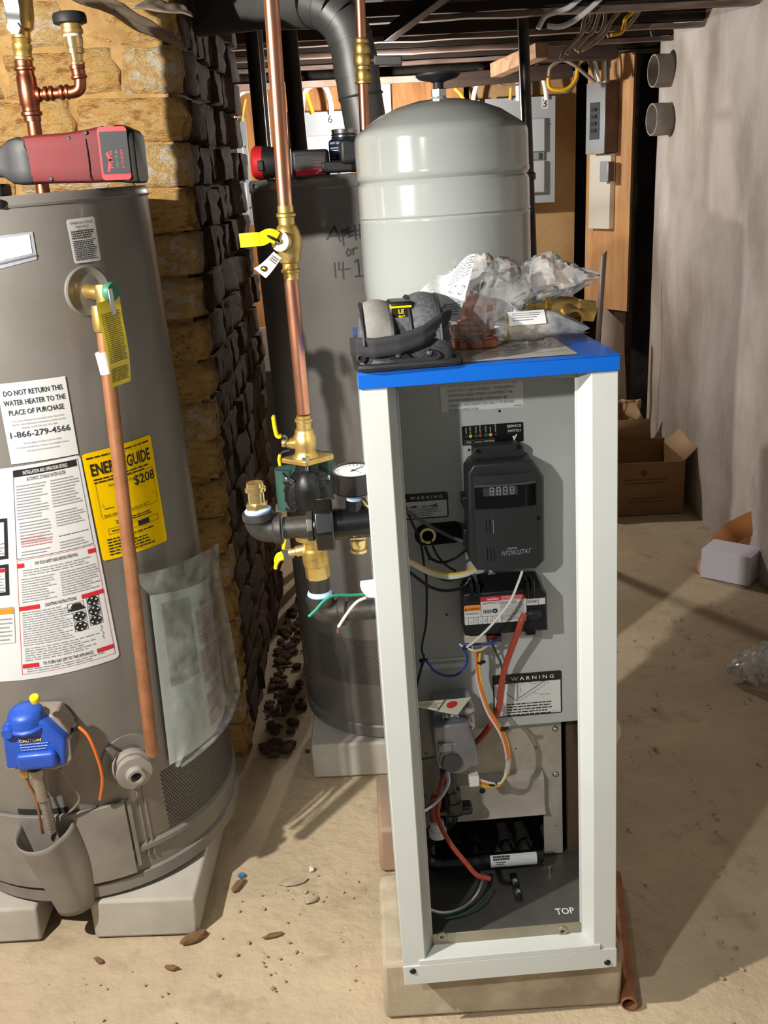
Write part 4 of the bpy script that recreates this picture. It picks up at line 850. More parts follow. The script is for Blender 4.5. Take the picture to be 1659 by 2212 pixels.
for pts in ([(706, 517), (712, 508), (722, 490)], [(722, 488), (735, 522)], [(711, 510), (738, 508)], [(739, 497), (742, 530)], [(739, 498), (747, 496), (749, 504), (741, 511)], [(752, 490), (754, 513)], [(745, 504), (760, 501)],
            [(766, 486), (769, 518)], [(776, 484), (778, 514)], [(758, 500), (784, 496)], [(757, 509), (785, 505)],
            [(752, 537), (748, 545), (751, 553), (757, 550), (757, 541), (751, 537)], [(761, 537), (763, 550)], [(762, 540), (768, 534), (770, 537)],
            [(722, 567), (725, 600)], [(732, 566), (731, 582), (741, 583)], [(740, 566), (742, 602)], [(745, 582), (756, 580)], [(766, 566), (773, 560), (776, 596)], [(767, 597), (783, 596)]): stroke(pts)
sh.build('handwriting', heater2)
ua = hc2(690, 1400)[0]; perforation(H2C, R2, ua, R2*.9, hc2(740, 1470)[1], hc2(740, 1378)[1], .0066, .0024, heater2)
tag(MB().box(-.205, .20, 2.10, 2.56, 0, .0925).build('concrete_block', CONC, bevel=.006), 'grey concrete block under the rear water heater', 'block')

# vent pipe: elbow and drop into the rear heater, run into the chimney
VENT = mat('vent_grey', '#585856', .48, .55, '#6e6d6a', 9, detail=8, bump=.08, bscale=30)
vent = thing('vent_pipe', 'dark grey sheet metal vent pipe elbowing down onto the rear water heater', 'pipe', (0, 0, 0))
v0 = at(800, 330, 2.36); v1 = at(778, 200, 2.36); v2 = at(765, 120, 2.36); v3 = at(700, 5, 2.38); v4 = at(560, 8, 2.48); v5 = at(425, 25, 2.62)
rv = .047
MB().tube([(v0.x+.004, v0.y, H2M.translation.z+z2t+.008), v0, v1], rv, 28, 1).build('vertical_duct', VENT, vent)
elb = [v1+Vector((.0, 0, -.01)), v2, at(748, 62, 2.365), at(715, 22, 2.37), at(672, 4, 2.39)]
P = smooth_path(elb, 2)
for i in range(len(P)-1):
    d = (P[i+1]-P[i]); MB().cyl(P[i]-d*.08, P[i+1]+d*.08, rv+.001+.0012*(i % 2), n=28).build('elbow_segment', VENT, vent)
m = MB(); dd = (v1-v0).normalized()
MB().lathe([(rv+.001, 0), (rv+.004, .003), (rv+.001, .006)], v1-dd*.01, dd, 28, cap=False).build('crimp_ring', VENT, vent)
MB().tube([P[-1], at(560, 8, 2.48), v5+Vector((-.07, .02, -.002))], rv+.007, 28, 1).build('horizontal_duct', VENT, vent)
# cold water pipe with valve on the rear heater
wp = thing('copper_pipe', 'copper pipe with brass valve running down behind the expansion tank', 'pipe', (0, 0, 0))
yv = 2.22
a, b = at(776, -40, yv), at(787, 290, yv); MB().cyl(Vector((b.x, b.y, H2M.translation.z+z2t)), a, .0105, n=18).build('copper_tube', COPPER, wp)
def on(px, py): return at(px, py, yv)
for y0, y1, r in ((82, 95, .0145), (95, 118, .0165), (118, 142, .0185), (142, 152, .0150), (152, 176, .0160), (174, 182, .0175)):
    a, b = on(780+(y0-82)*.06, y0), on(780+(y1-82)*.06, y1); MB().lathe([(r*.9, 0), (r, (b-a).length*.2), (r, (b-a).length*.8), (r*.9, (b-a).length)], a, b-a, 18).build('brass_fitting', BRASS, wp)
a, b = on(783, 131), on(812, 130); MB().cyl(a, b, .007, n=12).build('valve_stem', STEEL, wp)
a, b = on(807, 131), on(868, 132); MB().obox((a+b)/2, (b-a)/2, (0, .012, 0), (0, 0, .0095)).build('valve_handle', mat('handle_grey', '#5e5d58', .5, .4), wp, bevel=.003)
# jar of sealant and battery drill on the rear heater
zt2 = H2M.translation.z+z2t
def top2(px, py): d = ray(px, py); return CAM+d*((zt2-CAM.z)/d.z)
jx = at(748, 370, 2.18); JM = Matrix.Translation((jx.x, 2.19, zt2+.0008))
jar = thing('sealant_jar', 'dark blue jar with a bare metal lid on the rear water heater', 'jar', JM)
jh = at(738, 280, 2.19).z-zt2; jr = .0335
JB = mat('jar_blue', '#16223f', .3, 0, coat=.3)
MB().lathe([(jr-.003, 0), (jr, .003), (jr, jh*.72), (jr-.002, jh*.75), (jr-.008, jh*.80)], n=32).build('jar_body', JB, jar)
MB().lathe([(jr-.008, jh*.79), (jr-.006, jh*.82), (jr-.008, jh*.84), (jr-.006, jh*.87), (jr-.008, jh*.90), (jr-.007, jh*.99), (jr-.010, jh), (0, jh-.002)], n=32).build('jar_lid', STEEL, jar)
sh = Sheet(lambda u, v, l: on_cyl(jr)(u, v, .0005+l), .008); PALE = mat('jar_print', '#b9c3d4', .5)
sh.text('BLUE MONSTER', .006, jh*.66, .0085, PALE, bold=.03, width=.05); sh.text('HEAVY DUTY', -.034, jh*.66, .006, PALE, width=.03, bold=.02); sh.greek(-.034, jh*.2, -.012, jh*.6, 7, PALE, .4, .4); sh.greek(.008, jh*.30, .03, jh*.45, 2, PALE, .3, .5); sh.build('jar_label', jar)
TR = mat('tool_red', '#741619', .7, 0, '#622a2c', 7); TRB = mat('tool_red_bright', '#bf1f26', .45); TK = mat('tool_black', '#17171a', .5, 0, '#222225', 12); TGY = mat('tool_grey', '#2a2a2c', .55, 0, '#3a3937', 9)
yd = 2.12
def D(px, py, y=yd): return at(px, py, y)
drill = thing('cordless_drill', 'black and red cordless drill lying on the rear water heater, battery towards the camera', 'power tool', D(640, 385))
Mi = Matrix.Translation(-D(640, 385))
def bd(m, name, mt, parent, **k):
    m.v = [tuple(Mi @ Vector(v)) for v in m.v]; return m.build(name, mt, parent, **k)
bx0, bx1 = D(629, 325), D(712, 383)
bt = bd(MB().box(bx0.x, bx1.x, yd, yd+.055, bx1.z, bx0.z), 'battery', TK, drill, bevel=.006, seg=3)
sh = Sheet(plane_fn(D(640, 380)-D(640, 385)+Vector((0, -.0006, 0)), (1, 0, .0), (0, 0, 1))); w = (D(705, 380)-D(640, 380)).x; h = D(640, 338).z-D(640, 380).z
sh.paper(0, 0, w, h, TGY, .003); sh.quad(0, 0, w, h*.34, TRB, .001)
for k in range(3): sh.quad(w*(.62), h*(.48+.16*k), w*.96, h*(.51+.16*k), mat('tool_bronze', '#8a4d25', .4), .001)
sh.line([(w*.66, h*.08), (w*.78, h*.2), (w*.95, h*.26)], .0018, WHITE, .0016); sh.build('battery_label', bt)
a, b = D(549, 352, yd+.03), D(632, 350, yd+.03)
bd(MB().lathe([(.024, 0), (.030, .004), (.031, .03), (.029, .045), (.026, .075)], a, b-a, 24), 'motor_housing', TK, drill)
bd(MB().lathe([(.012, -.002), (.026, 0), (.032, .006), (.032, .022), (.030, .024)], a-(b-a).normalized()*.004, b-a, 24), 'rear_cap', TRB, drill)
p = D(563, 358, yd-.002); bd(MB().box(p.x-.006, p.x+.006, yd-.004, yd+.004, p.z-.010, p.z+.010), 'direction_switch', BLACK, drill, bevel=.002)
bd(MB().box(D(670, 0).x, D(745, 0).x, yd-.004, yd+.028, zt2+.001, D(0, 384).z), 'foot', TK, drill, bevel=.005)
bd(MB().box(D(715, 0).x, D(758, 0).x, yd-.016, yd+.024, D(0, 392).z, D(0, 338).z), 'handle', TK, drill, bevel=.008, seg=3)

# ================================================================= PIPING LEFT OF THE BOILER
YP = 1.62
def A(px, py, y=YP): return at(px, py, y)
riser = thing('copper_riser', 'bright vertical copper pipe with a yellow-handled ball valve, in front of the rear heater', 'pipe', A(640, 700))
RI = Matrix.Translation(-A(640, 700))
def rb(m, name, mt, parent, off=RI, **k):
    m.v = [tuple(off @ Vector(v)) for v in m.v]; return m.build(name, mt, parent, **k)
pt = A(582, -60); pv0, pv1 = A(617, 462), A(628, 600); pb = A(656, 893)
rb(MB().cyl(pv0, pt, .0114, n=24), 'upper_pipe', COPPER, riser); rb(MB().cyl(pb, pv1, .0114, n=24), 'lower_pipe', COPPER, riser)
a, b = A(616, 444), A(630, 605); ax = (a-b).normalized(); L = (a-b).length
vbody = rb(MB().lathe([(.0112, 0), (.0128, .001), (.0128, .011), (.0155, .013), (.0155, .016), (.0128, .018), (.0128, .026), (.0165, .028), (.0185, L*.36), (.0215, L*.46), (.0215, L*.56), (.0185, L*.66), (.0155, L*.73), (.0128, L*.75), (.0128, L*.84), (.0152, L*.86), (.0152, L*.89), (.0125, L*.91), (.0125, L)], b, ax, 28), 'ball_valve', BRASS, riser)
ctr = A(625, 522); pn = (A(603, 521, YP-.030)-ctr); pd = pn.normalized()
rb(MB().lathe([(.011, 0), (.011, .012), (.0135, .014), (.0135, .024), (.0155, .0245), (.0155, .0275), (.0, .0275)], ctr+pd*.004, pd, 24), 'valve_bonnet', mat('brass_pale', '#e2c98c', .4, .6), vbody)
cc = ctr+pd*.034
rb(MB().lathe([(.0045, 0), (.0045, .005), (.002, .007)], cc-pd*.002, pd, 10), 'valve_screw', STEEL, vbody)
lv = [A(598, 515, YP-.034), A(583, 508, YP-.036), A(565, 516, YP-.038), A(550, 517, YP-.040), A(518, 520, YP-.040)]
m = MB()
def lever(m, P, hw, th, up=Vector((0, 0, 1))):
    P = smooth_path(P, 4); rings = []; k = len(P)
    for i, p in enumerate(P):
        d = (P[min(i+1, k-1)]-P[max(i-1, 0)]).normalized(); n = d.cross(up).normalized(); u_ = n.cross(d).normalized()
        w_ = hw if not isinstance(hw, tuple) else hw[0]+(hw[1]-hw[0])*i/(k-1)
        rings.append(m.add([p+u_*w_+n*th, p-u_*w_+n*th, p-u_*w_-n*th, p+u_*w_-n*th]))
    for a, b in zip(rings[:-1], rings[1:]):
        for q in range(4): r_ = (q+1) % 4; m.face(a+q, a+r_, b+r_, b+q)
    m.face(*[rings[0]+q for q in (3, 2, 1, 0)]); m.face(*[rings[-1]+q for q in range(4)])
    return m
rb(lever(m, lv, (.010, .0105), .0016), 'valve_lever', YELGRIP, vbody, bevel=.001)
a, b = A(576, 508, YP-.036), A(604, 522, YP-.034); rb(MB().tube([a, a.lerp(b, .5)+Vector((0, -.003, 0)), b], .0022, 8, 3), 'lever_latch', BLACK, vbody)
c = [A(574, 601, YP-.030), A(548, 580, YP-.034), A(592, 542, YP-.038), A(609, 556, YP-.034)]
tf = lambda u, v, l: RI @ (c[1].lerp(c[0], u).lerp(c[2].lerp(c[3], u), v)+Vector((-.002*math.sin(v*3), -.006*math.sin(v*2.5)-l, -.004*math.sin(v*3))))
sh = Sheet(tf, .2); sh.quad(0, 0, 1, 1, WHITE, 0); sh.disc(.42, .34, .24, INK, .0008, 16, .14); sh.text('F', .3, .28, .16, YEL, bold=.05, lift=.0014, width=.22); sh.greek(.15, .72, .85, .92, 3, GREYINK, .4, .2); sh.build('hang_tag', vbody)

# upper isolation flange valve
fv = thing('isolation_valve', 'brass flanged isolation valve with two yellow levers above the circulator pump', 'valve', A(660, 990)); FI = Matrix.Translation(-A(660, 990))
a, b = A(655, 897), A(661, 992); ax = (b-a).normalized(); L = (b-a).length
rb(MB().lathe([(.0118, 0), (.0118, .004), (.0148, .006), (.0148, .010), (.0125, .012), (.0125, .022), (.0150, .024), (.0165, .032), (.0190, .035), (.0190, .052), (.0175, .058), (.0175, L-.012), (.024, L-.004), (.026, L)], a, ax, 28), 'valve_body', BRASS, fv, FI)
fl = A(663, 985); dg = []
for (dx, dy, r) in ((-.034, .0, .009), (0, -.026, .010), (.036, -.0, .009), (0, .026, .010)):
    t0 = math.atan2(dy, dx)
    for k in range(7): t = t0-.75+1.5*k/6; dg.append((dx+r*math.cos(t)-0, dy+r*math.sin(t)))
rb(MB().prism(dg, fl, (1, 0, .02), (0, 1, 0), (0, 0, -.0085)), 'flange', BRASS, fv, FI, bevel=.0015)
for dx, dy in ((0, -.026), (0, .026)):
    c = fl+Vector((dx, dy, 0)); rb(MB().lathe([(.0068, 0), (.0068, .006), (.005, .0068), (0, .0068)], c, (0, 0, 1), 6), 'flange_bolt', STEEL, fv, FI); rb(MB().cyl(c, c+Vector((0, 0, -.040)), .0032, n=10), 'bolt_shank', STEEL, fv, FI); rb(MB().lathe([(.0066, 0), (.0066, .0065)], c+Vector((0, 0, -.026)), (0, 0, 1), 6), 'flange_nut', STEEL, fv, FI)
st = A(650, 958); s1 = A(622, 957); rb(MB().lathe([(.0095, 0), (.0095, .018), (.0075, .020), (.0075, .032)], st, s1-st, 16), 'valve_stem', BRASS, fv, FI)
rb(lever(MB(), [A(624, 966, YP-.004), A(616, 960, YP-.004), A(620, 950, YP-.004), A(617, 943, YP-.004), A(605, 941, YP-.004)], .004, .0012, Vector((0, 1, 0))), 'lever_bar', STEEL, fv, FI)
rb(lever(MB(), [A(608, 942, YP-.004), A(599, 941, YP-.004), A(594, 925, YP-.004), A(590, 898, YP-.004)], .0075, .0028, Vector((0, 1, 0))), 'lever_grip', YELGRIP, fv, FI, bevel=.002)
rb(lever(MB(), [A(625, 972, YP+.002), A(612, 975, YP+.002), A(604, 982, YP+.002)], .004, .0012, Vector((0, 1, 0))), 'lever_bar', STEEL, fv, FI)
rb(lever(MB(), [A(605, 981, YP+.002), A(603, 992, YP+.002), A(606, 1006, YP+.002)], .006, .0026, Vector((0, 1, 0))), 'lever_grip', YELGRIP, fv, FI, bevel=.002)

# circulator pump
pc = A(668, 1062); pump = thing('circulator_pump', 'black cast circulator pump with a green motor, left of the boiler', 'pump', pc)
PG = mat('pump_green', '#2e4c45', .38, 0, '#35554d', 8, coat=.2); PB = mat('pump_black', '#18191a', .42, .2, bump=.1, bscale=120)
MB().lathe([(.018, -.034), (.034, -.030), (.041, -.015), (.042, .006), (.040, .018)], (0, 0, 0), (0, 1, 0), 28, sq=1.0).build('volute', PB, pump)
MB().ball((0, -.026, .006), (.024, .022, .040), 18, 12).build('inlet_hump', PB, pump)
MB().lathe([(.022, -.012), (.020, 0), (.019, .03)], (0, -.004, .028), (0, 0, 1), 20).build('upper_neck', PB, pump); MB().lathe([(.022, 0), (.018, .012), (.018, .04)], (0, -.004, -.066), (0, 0, 1), 20).build('lower_neck', PB, pump)
for i in range(5):
    for s in (-1, 1):
        m = MB().tube([(s*.020, -.034, .030-.013*i), (s*.033, -.022, .034-.015*i), (s*.041, -.004, .036-.016*i)], .0022, 6, 2)
        m.build('volute_rib', PB, pump)
MB().lathe([(.046, 0), (.046, .012)], (0, .016, 0), (0, 1, 0), 4).build('motor_plate', PB, pump, bevel=.003)
MB().lathe([(.040, 0), (.042, .004), (.042, .075), (.036, .082), (0, .083)], (.004, .028, .004), (0, 1, 0), 28).build('motor_can', PG, pump, angle=50)
gb0, gb1 = A(600, 1012, 1.665)-pc, A(640, 1098, 1.665)-pc
MB().lathe([(.018, 0), (.0195, .002), (.0195, gb0.z-gb1.z), (.017, gb0.z-gb1.z), (.008, gb0.z-gb1.z-.004), (0, gb0.z-gb1.z-.004)], ((gb0.x+gb1.x)/2, gb0.y, gb1.z), (0, 0, 1), 20).build('terminal_box', PG, pump)
MB().box(-.005, .040, .030, .075, .010, .052).build('capacitor_box', PG, pump, bevel=.008, seg=3)
for s in (-1, 1): MB().lathe([(.0055, 0), (.0055, -.004), (.003, -.006)], (s*.033, -.012, .028), (0, 1, 0), 10).build('cap_bolt', STEEL, pump)

# lower isolation valve and black iron return
lf = thing('isolation_valve', 'brass isolation valve with one yellow lever below the circulator pump', 'valve', A(680, 1200)); LI = Matrix.Translation(-A(680, 1200))
a, b = A(675, 1158), A(688, 1246); ax = (b-a).normalized(); L = (b-a).length
rb(MB().lathe([(.030, -.006), (.030, .002), (.020, .006), (.0185, .012), (.0185, .020), (.0225, .024), (.0235, .044), (.0225, .052), (.020, .054)], a, ax, 28), 'valve_body', BRASS, lf, LI)
rb(MB().lathe([(.0215, .052), (.0215, L)], a, ax, 8), 'hex_end', BRASS, lf, LI)
o = a+ax*.036; u_ = Vector((1, 0, 0)); sh = Sheet(lambda u, v, l: LI @ (o+Vector(((.0238+l)*math.sin(u/.0238), -(.0238+l)*math.cos(u/.0238), v)))); sh.text('WEBSTONE', -.001, -.003, .007, BRASS_SHINY, align='C', lift=.0004, width=.026); sh.build('cast_lettering', lf)
st, s1 = A(660, 1187), A(632, 1193); rb(MB().lathe([(.010, 0), (.010, .016), (.0075, .018), (.0065, .03)], st, s1-st, 16), 'valve_stem', BRASS, lf, LI)
rb(lever(MB(), [A(634, 1195), A(622, 1197), A(612, 1200)], .009, .0013, Vector((0, 0, 1))), 'lever_bar', STEEL, lf, LI)
rb(lever(MB(), [A(613, 1200), A(602, 1204), A(596, 1216), A(597, 1227)], .0085, .003, Vector((0, .6, .5))), 'lever_grip', YELGRIP, lf, LI, bevel=.002)
rb(lever(MB(), [A(616, 1164, 1.64), A(614, 1178, 1.64), A(612, 1186, 1.64)], .005, .003, Vector((0, 1, 0))), 'lever_grip', YELGRIP, lf, LI, bevel=.002)
ret = thing('return_pipe', 'black iron elbow and nipple running into the boiler below the pump', 'pipe', A(700, 1310)); TI = Matrix.Translation(-A(700, 1310))
a, b = A(688, 1244), A(691, 1288); rb(MB().cyl(a, b, .0190, n=24), 'nipple', mat('iron_nipple', '#4a4844', .35, .7), ret, TI)
rb(MB().lathe([(.0195, -.004), (.0225, 0), (.0205, .006), (.0185, .008)], A(691, 1283), (0, 0, 1), 20), 'thread_dope', DOPE, ret, TI)
rb(MB().lathe([(.0250, 0), (.0255, -.012), (.0225, -.016)], A(691, 1286), (0, 0, 1), 24), 'elbow_collar', IRON, ret, TI)
rb(MB().tube([A(691, 1291), A(693, 1312), A(708, 1322), A(735, 1322)], .0215, 22, 5), 'elbow', IRON, ret, TI)
rb(MB().lathe([(.022, 0), (.0255, .003), (.0255, .013), (.0235, .015)], A(729, 1321), (1, 0, .03), 24), 'elbow_collar', IRON, ret, TI)
rb(MB().cyl(A(738, 1321), Vector((-.0105, YP, A(738, 1321).z+.002)), .0180, n=24), 'pipe_run', IRON, ret, TI)

# supply manifold with gauge
YM = 1.42
def S(px, py, y=YM): return at(px, py, y)
sup = thing('supply_pipe', 'black iron supply elbow and union with open brass end, left of the boiler', 'pipe', S(600, 1140)); SI = Matrix.Translation(-S(600, 1140))
a, b = S(557, 1104), S(550, 1042); ax = (b-a).normalized(); L = (b-a).length
rb(MB().lathe([(.0175, 0), (.0175, .014)], a, ax, 6), 'adapter_hex', BRASS_SHINY, sup, SI, bevel=.001)
rb(MB().lathe([(.0125, .013), (.0125, .030), (.0158, .032), (.0158, .037), (.0130, .039), (.0130, L), (.0110, L), (.0110, L-.02), (0, L-.02)], a, ax, 24, cap=False), 'press_adapter', BRASS_SHINY, sup, SI)
rb(MB().lathe([(.0195, -.003), (.0205, .001), (.0170, .004)], S(557, 1102), (-.1, 0, 1), 20), 'thread_dope', DOPE, sup, SI)
rb(MB().lathe([(.0245, 0), (.0250, -.010), (.0215, -.014)], S(557, 1105), (-.08, 0, 1), 24), 'elbow_collar', IRON, sup, SI)
rb(MB().tube([S(557, 1112), S(560, 1132), S(576, 1142), S(600, 1142)], .0205, 22, 5), 'elbow', IRON, sup, SI)
rb(MB().lathe([(.0215, 0), (.0245, .003), (.0245, .012), (.022, .014)], S(591, 1142), (1, 0, .03), 24), 'elbow_collar', IRON, sup, SI)
rb(MB().lathe([(.0185, 0), (.0198, .0015), (.0190, .004)], S(607, 1141), (1, 0, .03), 22), 'thread_dope', DOPE, sup, SI)
rb(MB().cyl(S(607, 1141), S(668, 1137), .0165, n=24), 'nipple', IRON, sup, SI)
rb(MB().lathe([(.024, 0), (.024, .010)], S(664, 1137), (1, 0, .03), 8), 'union_hex', IRON, sup, SI, bevel=.0015)
rb(MB().lathe([(.0190, 0), (.0200, .002), (.0200, .010), (.0215, .014)], S(676, 1136), (1, 0, .03), 22), 'union_thread', mat('thread_dark', '#55524e', .3, .8), sup, SI)
c = S(707, 1134); rb(MB().lathe([(.042, 0), (.042, .028)], c+Vector((-.0165, 0, 0)), (1, 0, .03), 8), 'union_nut', IRON_BLK, sup, SI, bevel=.003)
rb(MB().cyl(c, Vector((-.0105, YM, c.z+.004)), .0245, n=28), 'supply_header', IRON_BLK, sup, SI)
a = S(775, 1180); rb(MB().lathe([(.011, 0), (.0135, .002), (.0135, .006), (.011, .008), (.0125, .012), (.0125, .022)], a+Vector((0, 0, -.010)), (0, 0, 1), 20), 'drain_fitting', BRASS_SHINY, sup, SI)
g = S(763, 1018); gz = S(763, 1052)
gauge = rb(MB().lathe([(.0275, -.030), (.0320, -.028), (.0325, -.002), (.0335, 0), (.0335, .003), (.0305, .003), (.0300, .0)], g, (0, -.06, 1), 32, cap=False), 'gauge_case', IRON_BLK, sup, SI)
rb(MB().lathe([(.032, -.029), (0, -.029)], g, (0, -.06, 1), 32, cap=False), 'gauge_back', IRON_BLK, sup, SI)
o = SI @ (g+Vector((0, 0, .0006))); sh = Sheet(plane_fn(o, (1, 0, 0), (0, 1, .06))); sh.disc(0, 0, .0302, WHITE, 0, 32)
for k in range(21): t = math.radians(225-13.5*k); sh.line([(.022*math.cos(t), .022*math.sin(t)), (.027*math.cos(t), .027*math.sin(t))], .0009, INK, .0006)
sh.line([(-.004, -.004), (.014, .015)], .0018, INK, .001); sh.disc(0, 0, .003, INK, .0014, 12); sh.line([(.004, -.002), (.012, -.012)], .001, INK, .0008); sh.build('gauge_dial', gauge)
a = S(766, 1052); b = S(766, 1078); rb(MB().cyl(b, a, .0075, n=14), 'gauge_stem', BRASS, sup, SI)
rb(MB().lathe([(.0115, 0), (.0120, .003), (.0095, .007)], S(766, 1080), (0, 0, 1), 16), 'thread_dope', DOPE, sup, SI)
rb(MB().cyl(S(766, 1108), S(766, 1079), .0135, n=20), 'gauge_port', IRON_BLK, sup, SI)
rb(lever(MB(), [S(783, 1078), S(790, 1085), S(797, 1094)], .006, .001, Vector((0, 1, .2))), 'relief_tab', mat('tab_cream', '#cdbf7d', .5), sup, SI)
# loose wires in a white connector beside the post
lw = thing('wire_lead', 'green and white wires in a white connector sticking out left of the boiler', 'cable', A(795, 1280, 1.34)); WI = Matrix.Translation(-A(795, 1280, 1.34))
Y3 = 1.34
m = MB(); rb(MB().prism([(0, 0), (.028, .002), (.032, -.024), (.010, -.022), (.002, -.010)], A(777, 1263, Y3), (1, 0, 0), (0, 0, 1), (0, .016, 0)), 'wire_connector', mat('nylon_white', '#dfe0dc', .4), lw, WI, bevel=.002)
rb(MB().tube([A(786, 1284, Y3+.008), A(755, 1286, Y3), A(720, 1287, Y3-.01), A(700, 1298, Y3-.015), A(682, 1318, Y3-.018), A(667, 1332, Y3-.02)], .0022, 8, 5), 'green_wire', GREEN, lw, WI)
rb(MB().tube([A(790, 1291, Y3+.008), A(770, 1301, Y3), A(750, 1325, Y3-.01), A(731, 1354, Y3-.012)], .0022, 8, 5), 'white_wire', WIRE_W, lw, WI)
rb(MB().tube([A(731, 1353, Y3-.012), A(729, 1360, Y3-.012), A(730, 1367, Y3-.012)], .0014, 8, 3), 'bare_end', COPPER, lw, WI)

# ================================================================= ON TOP OF THE BOILER
TX, TY, TR_ = -.0150, .357, .1388
def bmat(x, y, z, rz=0): return BM @ Matrix.Translation((x, y, z)) @ Matrix.Rotation(rz, 4, 'Z')
TANKM = mat('tank_enamel', '#979b97', .16, 0, coat=.6)
ZB = 1.0187
tank = thing('expansion_tank', 'glossy light grey expansion tank with a black cap standing on the boiler', 'tank', bmat(TX, TY, ZB))
r = TR_
prof_ = [(0, 0), (.06, .001), (.100, .006), (.122, .022), (.1345, .045), (.138, .07), (r, .10), (r, .183), (r+.0008, .186), (r-.0008, .1885), (r+.0012, .191), (r, .194), (r, .236), (r-.001, .240), (r-.004, .244), (r-.001, .248), (r+.0012, .252), (r, .258),
         (r, .302), (r-.0005, .311), (r-.004, .3185), (r-.012, .324), (.098, .343), (.07, .354), (.04, .3615), (.02, .363), (0, .3635)]
MB().lathe(prof_, n=96, cap=False).build('shell', TANKM, tank, angle=60)
MB().lathe([(.0125, .361), (.0135, .364), (.0115, .366), (.0115, .369)], n=24).build('neck', TANKM, tank)
MB().lathe([(.013, .367), (.013, .379)], n=6).build('hex_nut', STEEL, tank, bevel=.001)
MB().lathe([(.0085, .377), (.0085, .388), (.013, .390), (.030, .394), (.035, .398), (.035, .401), (.030, .3995), (.012, .397), (0, .397)], n=32, cap=False).build('black_cap', RUBBER, tank)
# --- carrying pouch with a measuring tool
K0 = locz(880, 800, ZB); KX0, KX1 = locz(778, 800, ZB).x, locz(978, 800, ZB).x
pouch = thing('tool_pouch', 'black and grey fabric tool pouch with a strap on the boiler top', 'bag', bmat(-.1080, -.006, ZB, .02))
FAB = mat('pouch_fabric', '#5d5d60', .75, 0, '#48484b', 160, detail=1, bump=.35, bscale=900, bdist=.001); FABL = mat('pouch_flap', '#8f8c86', .8, 0, '#67655f', 12, bump=.3, bscale=700, bdist=.001)
WELT = mat('pouch_welt', '#1a1a1c', .6, 0, bump=.2, bscale=500); WEB = mat('strap_web', '#202023', .75, bump=.5, bscale=900, stretch=(4, 1, 1), bdist=.001)
def loopf(r0, z): return [Vector(((.071-r0)*max(-1, min(1, 1.35*math.cos(t)))*1.0, .052+(.057-r0)*max(-1, min(1, 1.35*math.sin(t))), z)) for t in [2*math.pi*i/40 for i in range(41)]]
MB().tube(loopf(.002, .006), .0052, 8, 1, cap=False).build('welt', WELT, pouch)
def body(a, b):
    t = 2*math.pi*a; z = .004+.062*b; sx = .064-.006*b**2; sy = .050-.010*b
    return Vector((sx*max(-1, min(1, 1.25*math.cos(t)))-.002, .050+.004*b+sy*max(-1, min(1, 1.25*math.sin(t))), z+.002*math.sin(t*3)*b))
m = MB().grid(body, 48, 8); n = m.add([body(i/48, 1) for i in range(48)]); m.face(*range(n, n+48)); n = m.add([body(i/48, 0) for i in range(48)]); m.face(*reversed(range(n, n+48)))
m.build('pouch_body', FAB, pouch, angle=50)
for x0, x1, mt, hh, nm in ((-.058, -.018, FABL, .040, 'flap'), (.006, .046, FAB, .046, 'flap')):
    def fl_(a, b, x0=x0, x1=x1, hh=hh):
        x = x0+(x1-x0)*a; t = b*2.6; rr = .012*0
        y = -.004+.100*(.5-.5*math.cos(min(math.pi, t*1.2))) ; z = .036+(hh+.008)*math.sin(min(math.pi*.62, t*.95))+.005*math.sin(a*math.pi)
        return Vector((x, y, z))
    o = MB().grid(fl_, 10, 18).build('flap', mt, pouch); md = o.modifiers.new('s', 'SOLIDIFY'); md.thickness = .005
    e = [fl_(0, k/14) for k in range(15)]; MB().tube(e, .0028, 6, 1).build('flap_binding', WELT, pouch)
    e = [fl_(1, k/14) for k in range(15)]; MB().tube(e, .0028, 6, 1).build('flap_binding', WELT, pouch)
TB = mat('tape_black', '#1c1a14', .4)
t_ = MB().box(-.022, .010, .020, .075, .058, .088).build('measuring_tool', TB, pouch, bevel=.004)
sh = Sheet(plane_fn((-.022, .0195, .058), (1, 0, 0), (0, 0, 1))); sh.quad(.002, .022, .031, .0245, YEL, .0008); sh.text('LE', .013, .0145, .008, YEL, bold=.03); sh.text('BG', .013, .007, .007, YEL, bold=.03); sh.text('5', .012, .0005, .008, WHITE, bold=.02); sh.quad(.002, .003, .01, .004, YEL, .0008)
sh2 = Sheet(plane_fn((-.022, .022, .0885), (1, 0, 0), (0, 1, 0))); sh.build('tool_print', t_)
def strap(a, b):
    P = [(-.074, .040, .030), (-.067, .004, .034), (-.045, -.008, .033), (-.012, -.011, .036), (.020, -.008, .045), (.046, .002, .060), (.061, .022, .068)]
    k = a*6; i = min(5, int(k)); f = k-i; f2_ = f*f*(3-2*f)*.5+f*.5; p = Vector(P[i]).lerp(Vector(P[i+1]), f2_); return p+Vector((0, .002*math.sin(b*3), (.5-b)*.026*(1-.75*a**10)))
o = MB().grid(strap, 48, 3).build('strap', WEB, pouch, angle=180); md = o.modifiers.new('s', 'SOLIDIFY'); md.thickness = .0028
lp = []
for k in range(13): t = math.pi*k/12; lp.append((-.034*math.cos(t)*1.0, -.004-.010*math.sin(t)))
m = MB().prism([(-.034, .020), (-.020, .024), (-.010, .018), (-.004, .012), (.006, .012), (.012, .018), (.022, .022), (.034, .016), (.036, .010), (.024, .004), (0, .002), (-.026, .006), (-.036, .014)], (.008, -.0015, .004), (1, 0, 0), (0, 0, 1), (0, -.003, 0)).build('rivet_patch', WELT, pouch, bevel=.001)
for x in (-.016, .026): MB().lathe([(.0048, 0), (.0046, -.002), (.003, -.004), (0, -.0046)], (x+.001, -.0045, .021), (0, 1, 0), 16).build('rivet', STEEL, pouch)
